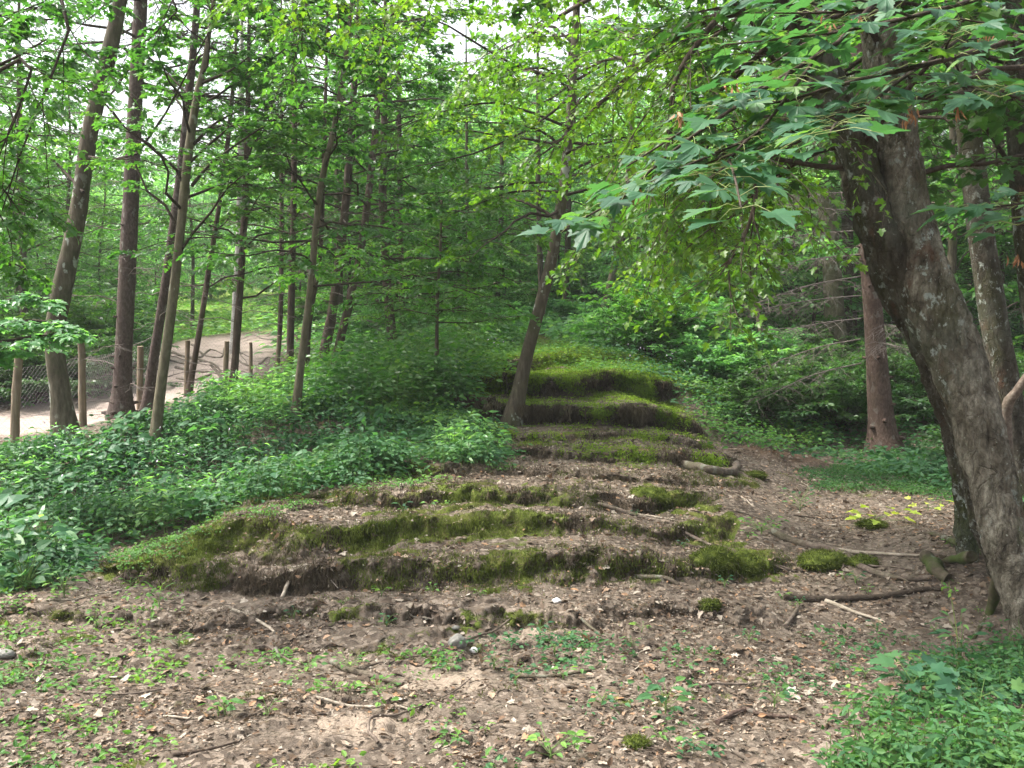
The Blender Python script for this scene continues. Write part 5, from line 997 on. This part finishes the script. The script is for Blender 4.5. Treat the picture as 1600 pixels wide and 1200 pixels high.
fallen('fallen_branch', [(495, 1096), (545, 1106), (580, 1108), (640, 1112)], .009, .005, 'pale_wood', 'whitish stick lying level in the middle foreground', forks=2)
fallen('fallen_branch', [(1120, 1138), (1145, 1122), (1162, 1114)], .013, .010, 'bark_red', 'reddish short arm of a broken branch in the right foreground', lift=1.1)
fallen('fallen_branch', [(1162, 1112), (1185, 1124), (1245, 1130)], .012, .008, 'bark_red', 'reddish long arm of the broken branch in the right foreground', lift=1.1)
fallen('fallen_branch', [(715, 1010), (745, 1000), (775, 990), (802, 968)], .010, .004, 'dead_wood', 'thin curved stick above the sandy patch', lift=1.5)
fallen('fallen_branch', [(1085, 1078), (1130, 1072), (1185, 1070)], .009, .006, 'dead_wood', 'thin straight stick in the right foreground left of the herbs')
fallen('fallen_branch', [(270, 1184), (320, 1176), (372, 1164)], .010, .005, 'bark_brown', 'brown twig near the bottom left')
fallen('fallen_branch', [(255, 1124), (320, 1128), (345, 1136)], .006, .003, 'pale_wood', 'thin pale twig in the left foreground', lift=1.5)
fallen('fallen_branch', [(130, 1085), (200, 1090), (300, 1078), (375, 1094)], .007, .004, 'dead_wood', 'long thin brown twig in the left foreground', lift=1.2)
fallen('fallen_branch', [(440, 942), (455, 920), (478, 902)], .012, .016, 'pale_wood', 'pale root-like stick propped against the lowest riser', lift=2.5, forks=2)
fallen('fallen_branch', [(456, 896), (500, 900), (528, 926)], .005, .003, 'pale_wood', 'thin arched twig across the propped pale stick', lift=6)
fallen('fallen_branch', [(1228, 984), (1240, 968), (1245, 958)], .016, .013, 'dead_wood', 'stubby piece of wood left of the pale bleached stick', lift=1.2)
fallen('fallen_branch', [(1240, 806), (1290, 812), (1330, 808)], .008, .004, 'twig', 'thin dark stick in the shaded hollow')
fallen('fallen_branch', [(1130, 795), (1170, 806), (1215, 822)], .008, .004, 'dead_wood', 'thin stick on the litter slope right of the terraces', forks=2)
fallen('fallen_branch', [(990, 905), (1040, 908), (1060, 916)], .016, .012, 'dead_wood', 'short rotten stick at the base of the terraces at right')
fallen('fallen_log', [(1445, 878), (1462, 896), (1482, 912)], .05, .042, 'mossy_bark', 'short moss covered log beside the big maple', 'log', lift=.5, sides=14, amp=.35)
fallen('fallen_branch', [(800, 1060), (870, 1058), (925, 1050)], .010, .006, 'bark_brown', 'brown stick across the middle foreground right of the sand')
fallen('fallen_branch', [(905, 976), (935, 992), (955, 1005)], .010, .005, 'dead_wood', 'small stick on the bare floor right of the white stone')
fallen('fallen_branch', [(620, 965), (680, 972), (720, 964)], .007, .004, 'pale_wood', 'thin bleached twig below the lowest riser')
p, nn, i = scatter(inview * (lz > .1) * near_w * (FV[:, 1] > 3.6), 70, .0)
for q_ in range(len(p)):
    a0 = rng.random() * 6.28; L0 = rng.uniform(.12, .5); k_ = 8; s = np.linspace(0, 1, k_)[:, None]; q = p[q_] + np.array([math.cos(a0), math.sin(a0), 0]) * L0 * s + np.cumsum(rng.normal(0, .012, (k_, 3)), 0)
    q[:, 2] = gz(q[:, 0], q[:, 1]) + .008; a_ = Acc(); tube(a_, q, np.linspace(rng.uniform(.003, .008), .002, k_), 6, bark_disp(.3, q_)); o = link('stick', a_.mesh('stick', True, q[0]), M[('dead_wood', 'twig', 'pale_wood')[q_ % 3 if q_ % 6 else 2]]); o.location = q[0]
    tag(o, near_lab(('short grey stick', 'short dark stick', 'short pale stick')[q_ % 3 if q_ % 6 else 2], *project(q[0])), 'stick', 'loose sticks strewn over the floor')
def stone(px, py, r, m, label, sq=.65, name='stone', cat='stone'):
    c = G(px, py); import bmesh
    bm = bmesh.new(); bmesh.ops.create_icosphere(bm, subdivisions=4, radius=1); me = bpy.data.meshes.new(name); co = np.array([v.co[:] for v in bm.verts])
    n_ = 1 + .3 * fbm(co, 1.3, 3, int(px)) + .08 * noise(co, 5, int(py)); co2 = co * n_[:, None] * r * [1.15, .9, sq]
    for v, q in zip(bm.verts, co2): v.co = q
    bm.to_mesh(me); bm.free(); a_ = me.attributes.new('tint', 'FLOAT', 'POINT'); a_.data.foreach_set('value', np.clip(.5 + .5 * noise(co, 3, 4), 0, 1).astype(np.float32))
    for f in me.polygons: f.use_smooth = True
    o = link(name, me, M[m]); o.location = c + [0, 0, r * sq * .4]; tag(o, label, cat); return o
stone(870, 941, .026, 'stone_white', 'bright white stone at the foot of the terraces'); stone(741, 1022, .022, 'stone_white', 'pale round stone near the sandy patch', .8)
stone(712, 985, .02, 'stone_grey', 'grey pebble on the floor below the middle of the lowest riser'); stone(716, 1010, .045, 'stone_grey', 'dark grey pointed stone left of the pale round one', 1.0)
stone(290, 988, .018, 'stone_white', 'white chip of stone on the small left step'); stone(8, 1028, .04, 'stone_grey', 'blue-grey stone at the left edge of the floor')
def moss_mound(px, py, r, sq, label, n=1800, blade=.022):
    o = stone(px, py, r, 'moss', label, sq, 'moss_mound', 'moss mound'); c = np.array(o.location); me = o.data; co = np.array([v.co[:] for v in me.vertices]); nr = np.array([v.normal[:] for v in me.vertices])
    i_ = rng.integers(0, len(co), n); p_ = co[i_] + rng.normal(0, .006, (n, 3)); nn_ = nr[i_]; d_ = nrm(nn_ + rng.normal(0, .5, (n, 3)) + [0, 0, -.2]); s_ = blade * rng.uniform(.5, 1.4, n); sd = nrm(np.cross(d_, rng.normal(0, 1, (n, 3))))
    v_ = np.stack([p_ - sd * (s_ * .12)[:, None], p_ + sd * (s_ * .12)[:, None], p_ + d_ * s_[:, None]], 1).reshape(-1, 3); a_ = Acc(); a_.add(v_, np.arange(n * 3).reshape(-1, 3), np.repeat(rng.random(n), 3)); link('moss_tuft', a_.mesh('moss_tuft', False), M['moss'], o)
moss_mound(1112, 888, .13, .8, 'larger green moss mound at the right foot of the terraces', 4000); moss_mound(1160, 892, .11, .8, 'smaller moss mound touching the larger one on its right', 3000)
moss_mound(1285, 884, .15, .45, 'low bright moss cushion under the thick curved branch', 3000); moss_mound(1362, 824, .10, .4, 'small moss cushion in the shaded hollow'); moss_mound(1110, 955, .05, .5, 'tiny flat moss cushion on the floor below the moss mounds', 900)
moss_mound(996, 1168, .04, .6, 'moss capped stub in the bottom foreground', 1400, .014); moss_mound(1015, 782, .15, .5, 'moss cushion on the right side of the upper terraces', 2500); moss_mound(1350, 884, .09, .4, 'grey-green moss cushion beside the low bright one', 1500)
moss_mound(1180, 745, .09, .4, 'flat moss cushion near the dark log', 1500)

# ------------------------------------------------------------------ fence and path roots
fpts = [(-60, 700, 10.6), (22, 690, 10.8), (130, 684, 11.7), (218, 640, 13.4), (291, 625, 14.2), (352, 618, 14.6), (392, 600, 15.2), (433, 592, 16.2)]
FB = np.array([P(*p) for p in fpts]); FB[:, 2] = gz(FB[:, 0], FB[:, 1])
FE = thing('wire_fence', 'low chain-link fence with rough wooden posts along the sandy path', 'fence', FB[1])
for i, (h, w, lean) in enumerate(((1.1, .10, 0), (1.12, .11, .08), (1.1, .105, -.02), (.88, .10, .02), (.8, .085, .03), (.72, .09, .03), (.65, .07, 0), (.65, .07, .03))):
    b = FB[i]; q = resample([b - [0, 0, .15], b + [lean * .3, 0, h * .4], b + [lean * .6, .02, h * .8], b + [lean, .0, h]], 20); a = Acc(); tube(a, q, np.linspace(w * .46, w * .38, 20) * (1 + .08 * fbm(q, 5, 2, i)), 12, bark_disp(.14, 80 + i))
    link('post', a.mesh('post', True, FE.location), M['post_wood'], FE)
wa = Acc()
for i in range(len(FB) - 1):
    a0, a1 = FB[i], FB[i + 1]; L = np.linalg.norm((a1 - a0)[:2]); H = .78; nst = int(L / .06); pls = []
    for j in range(-14, nst + 1):
        for sg in (1, -1):
            x0 = j * .06 if sg > 0 else j * .06 + H * 1.0; pts_ = []
            for s in np.linspace(0, 1, 7):
                u = (x0 + sg * H * s) / L
                if 0 <= u <= 1: pts_.append(a0 + (a1 - a0) * u + [0, -.05 + sg * .001, .06 + H * s])
            if len(pts_) >= 2: pls.append(resample([pts_[0], pts_[-1]], 3))
    for hh in (.06, .45, .84): pls.append(resample([a0 + [0, -.05, hh], (a0 + a1) / 2 + [0, -.05, hh - .015], a1 + [0, -.05, hh]], 3))
    twigs(wa, np.array(pls), 0.0011, .0011, 3)
link('wire_mesh', wa.mesh('wire_mesh', True, FE.location), M['wire'], FE)
RT = thing('tree_roots', 'tangle of dark exposed roots on the sandy bank behind the fence', 'roots', G(320, 580)); a = Acc()
for pts, r0 in (([(268, 552), (300, 562), (335, 575), (348, 590)], .05), ([(300, 540), (320, 556), (345, 560), (350, 545)], .04), ([(275, 575), (310, 583), (350, 588)], .045), ([(312, 560), (330, 548), (352, 556)], .04), ([(330, 575), (352, 596), (340, 600)], .04),
                ([(262, 565), (290, 570), (320, 566)], .035), ([(372, 566), (385, 575), (400, 574)], .035), ([(330, 590), (300, 596), (275, 592)], .035), ([(355, 545), (372, 552), (392, 560)], .03), ([(405, 570), (418, 560), (430, 566)], .03)):
    q = resample([G(u, v_) for u, v_ in pts], 14); q[:, 2] = gz(q[:, 0], q[:, 1]) + r0 * .15; tube(a, q, np.linspace(r0 * .75, r0 * .3, 14), 8, bark_disp(.3, int(pts[0][0])))
link('root', a.mesh('root', True, RT.location), M['dead_wood'], RT)

# ------------------------------------------------------------------ single plants of the clearing
def plant(name, px, py, m, label, cat, n=7, h=.1, size=.05, tpl=OVATE, r=.05, tiers=2, upr=.3, pos=None, group=None):
    c = G(px, py) if pos is None else pos; t = thing(name, label, cat, c, group); a = Acc(); s_ = Acc()
    for k in range(n):
        f = (k // max(1, n // tiers) + 1) / (tiers + .3); az = k * 2.4 + rng.random(); top = np.array([rng.normal(0, .006), rng.normal(0, .006), h * min(f, 1)]); d = np.array([math.cos(az), math.sin(az), upr])
        e = top + d * r * rng.uniform(.5, 1.1); twigs(s_, np.array([[[0, 0, -.005], top * .6, e]]), .0016, .001, 4); sz = size * rng.uniform(.7, 1.2)
        leaves(a, e[None], (d * [1, 1, .4] + rng.normal(0, .12, 3))[None], (np.array([0, -.25, 1]) + rng.normal(0, .25, 3))[None], np.array([sz]), tpl)
    link('stem', s_.mesh('stem'), M['stem'], t); link('foliage', a.mesh('foliage', False), M[m], t); return t
plant('seedling', 1040, 1118, 'herb', 'tallest dark green seedling in the middle right foreground', 'plant', 13, .13, .065, OVATE, .06, 3)
plant('seedling', 860, 1192, 'herb_light', 'wide light green seedling at the bottom edge right of centre', 'plant', 14, .10, .055, OVATE, .09, 2)
plant('seedling', 352, 1122, 'herb_light', 'light green rosette with rounded leaves in the left foreground', 'plant', 8, .07, .06, OVATE, .05, 2)
plant('seedling', 418, 1122, 'herb_light', 'small pale seedling right of the rounded rosette', 'plant', 7, .07, .035, OVATE, .035, 2)
plant('seedling', 250, 952, 'herb_light', 'single broad upright leaf growing below the left end of the terraces', 'plant', 3, .09, .09, LANCE, .02, 1, 2.5)
plant('seedling', 545, 1048, 'herb_light', 'clover-like seedling above the thick brown stick', 'plant', 16, .05, .035, OVATE, .08, 2)
plant('seedling', 480, 1050, 'herb_light', 'low leafy seedling left of the clover-like one', 'plant', 16, .05, .04, OVATE, .08, 2)
plant('seedling', 590, 1085, 'herb_light', 'spreading seedling below the thick brown stick', 'plant', 14, .04, .035, OVATE, .09, 2)
plant('seedling', 700, 1052, 'herb', 'dark seedling left of the sandy patch top', 'plant', 12, .06, .04, OVATE, .06, 2)
plant('seedling', 100, 935, 'herb_light', 'bushy sprout on a clod at the left of the floor', 'plant', 22, .14, .045, OVATE, .09, 3)
plant('seedling', 150, 985, 'herb_light', 'leafy sprout right of the clod at left', 'plant', 14, .09, .04, OVATE, .06, 2)
plant('seedling', 280, 1010, 'herb_light', 'fern-like seedling on the small left step', 'plant', 14, .06, .05, LANCE, .05, 2)
plant('seedling', 1210, 1108, 'herb', 'dark seedling between broken branch and herb patch', 'plant', 12, .09, .045, OVATE, .06, 2)
plant('seedling', 940, 1105, 'herb', 'low dark seedling left of the tallest one', 'plant', 10, .06, .04, OVATE, .05, 2)
plant('seedling', 1170, 1005, 'herb', 'dark seedling on the floor below the pale bleached stick', 'plant', 9, .05, .04, OVATE, .05, 2)
plant('seedling', 985, 1020, 'herb', 'tiny seedling on the bare floor centre right', 'plant', 7, .05, .03, OVATE, .04, 2)
plant('seedling', 1250, 800, 'herb', 'green seedling tuft in the shaded hollow', 'plant', 24, .18, .05, OVATE, .16, 3)
plant('seedling', 1190, 835, 'herb_light', 'light seedling clump at the upper end of the thick curved branch', 'plant', 24, .08, .05, OVATE, .16, 2)
plant('maple_seedling', 1372, 822, 'yellow_leaf', 'bright yellow-green maple seedling in the shaded hollow', 'plant', 16, .12, .085, MAPLE_LO, .24, 2, .1)
plant('maple_seedling', 1450, 800, 'yellow_leaf', 'second yellowish seedling at the foot of the big maple', 'plant', 7, .10, .06, MAPLE_LO, .14, 2, .1)
plant('lobed_plant', 1425, 1105, 'leaf_big', 'large dark plant with broad lobed leaves at the top of the bottom right patch', 'plant', 16, .2, .105, MAPLE_HI, .13, 3, .15)
plant('lobed_plant', 1530, 1120, 'leaf_big', 'second broad leaved plant further right in the herb patch', 'plant', 10, .16, .085, MAPLE_HI, .12, 2, .15)
t = plant('tall_stalk_plant', 1500, 1060, 'herb', 'tall thin plant with a pale flowering stalk in front of the big maple', 'plant', 10, .30, .08, LANCE, .08, 4); a = Acc(); twigs(a, np.array([[[0, 0, 0], [-.02, 0, .25], [-.06, .01, .5]]]), .004, .002, 5); link('stalk', a.mesh('stalk'), M['petiole'], t)
bl = Acc(); n_ = 16; bp_ = np.array([-.06, .01, .48]) + rng.normal(0, .02, (n_, 3)); leaves(bl, bp_, rng.normal(0, 1, (n_, 3)), rng.normal(0, 1, (n_, 3)) + [0, 0, 1], np.full(n_, .025), OVATE); link('flower_buds', bl.mesh('flower_buds', False), M['herb_light'], t)
for k, (px, py, s, lab) in enumerate(((20, 900, 1.0, 'big blue-green plant with long broad leaves at the left edge'), (62, 885, .8, 'pale broad leaved plant right of the left-edge one'), (-30, 905, 1.1, 'broad leaved plant just outside the left edge'), (40, 925, .6, 'smaller broad leaved plant in front of the left-edge one'))):
    c = G(max(px, -100), py); t = thing('butterbur', lab, 'plant', c); a = Acc(); s_ = Acc()
    for j in range(30):
        az = j * 2.4; el = R(rng.uniform(35, 80)); d = np.array([math.cos(az) * math.cos(el), math.sin(az) * math.cos(el), math.sin(el)]); L = s * rng.uniform(.18, .5); e = d * L
        twigs(s_, np.array([[[0, 0, 0], e * .5 + [0, 0, .02], e]]), .004, .002, 5); leaves(a, e[None], (d * [1, 1, .15] + [0, 0, .1])[None], np.array([[-d[0] * .4, -.4, 1]]) + rng.normal(0, .2, (1, 3)), np.array([s * rng.uniform(.08, .17)]), BROAD if j % 3 else LANCE)
    link('stems', s_.mesh('stems'), M['stem'], t); link('foliage', a.mesh('foliage', False), M['leaf_pale' if k == 1 else 'leaf_blue'], t)
# loose small seedlings, each its own thing
prs = [plant('seedling', 0, 0, 'herb_light', 'x', 'plant', 7, .045, .035, OVATE, .035, 2, pos=(0, 0, 0)), plant('seedling', 0, 0, 'herb', 'x', 'plant', 9, .06, .035, OVATE, .04, 2, pos=(0, 0, 0)), plant('seedling', 0, 0, 'herb_light', 'x', 'plant', 5, .05, .045, OVATE, .03, 1, pos=(0, 0, 0))]
ws = inview * (FV[:, 1] > 3.7) * (FV[:, 1] < 7.5) * (FR < .2) * (FPath < .1) * np.clip(.5 + 1.2 * nz, .05, 1)
p, nn, i = scatter(ws, 75, .0)
for j in range(len(p)):
    k = j % 3; lab = ('pale small seedling', 'dark small seedling', 'few-leaved small seedling')[k]; gr = 'small seedlings on the clearing floor'
    gx, gy = project(p[j]); lab = near_lab(lab, gx, gy)
    if j < 3: prs[k].location = p[j]; tag(prs[k], lab, 'plant', gr)
    else: copy_thing(prs[k], 'seedling', p[j], j * 1.9, rng.uniform(.6, 1.3), lab, 'plant', gr)
# tiny pale flowers in the left and right undergrowth
a = Acc(); p, nn, i = scatter((zone([(560, 540), (760, 520), (800, 560), (700, 600), (560, 600)]) | zone([(1000, 540), (1100, 560), (1060, 610), (980, 590)]) | zone([(0, 720), (400, 700), (300, 780), (0, 800)])) * 1.0, 420, .05); q = p + np.stack([0 * p[:, 0], 0 * p[:, 0], rng.uniform(.2, .42, len(p))], -1)
leaves(a, q, rng.normal(0, 1, q.shape), rng.normal(0, .3, q.shape) + [0, -.5, 1], .028, OVATE)
tag(link('wild_flowers', a.mesh('wild_flowers', False), M['flower']), 'tiny whitish wild flowers speckling the undergrowth', 'flowers', kind='stuff')
# ------------------------------------------------------------------ pale veil, added to lift the dark background
import bmesh
hz_ = bpy.data.meshes.new('added_haze'); bm = bmesh.new(); bmesh.ops.create_cube(bm, size=1)
for v in bm.verts: v.co = (v.co.x * 560, v.co.y * 185 + 75, v.co.z * 44 + 17)
bm.to_mesh(hz_); bm.free(); hm = bpy.data.materials.new('added_veil'); hm.use_nodes = True; hm.node_tree.nodes.clear()
ho = hm.node_tree.nodes.new('ShaderNodeOutputMaterial'); hv = hm.node_tree.nodes.new('ShaderNodeVolumePrincipled'); hv.inputs['Color'].default_value = (.93, .97, .95, 1); hv.inputs['Density'].default_value = .001; hv.inputs['Anisotropy'].default_value = 0
hm.node_tree.links.new(hv.outputs[0], ho.inputs['Volume']); o = link('added_haze', hz_, hm, kind='stuff'); o['label'] = 'thin pale veil added to lighten the background wood'; o['category'] = 'added_haze'
print('objects', len(bpy.data.objects), 'tris', sum(len(m.polygons) for m in bpy.data.meshes))
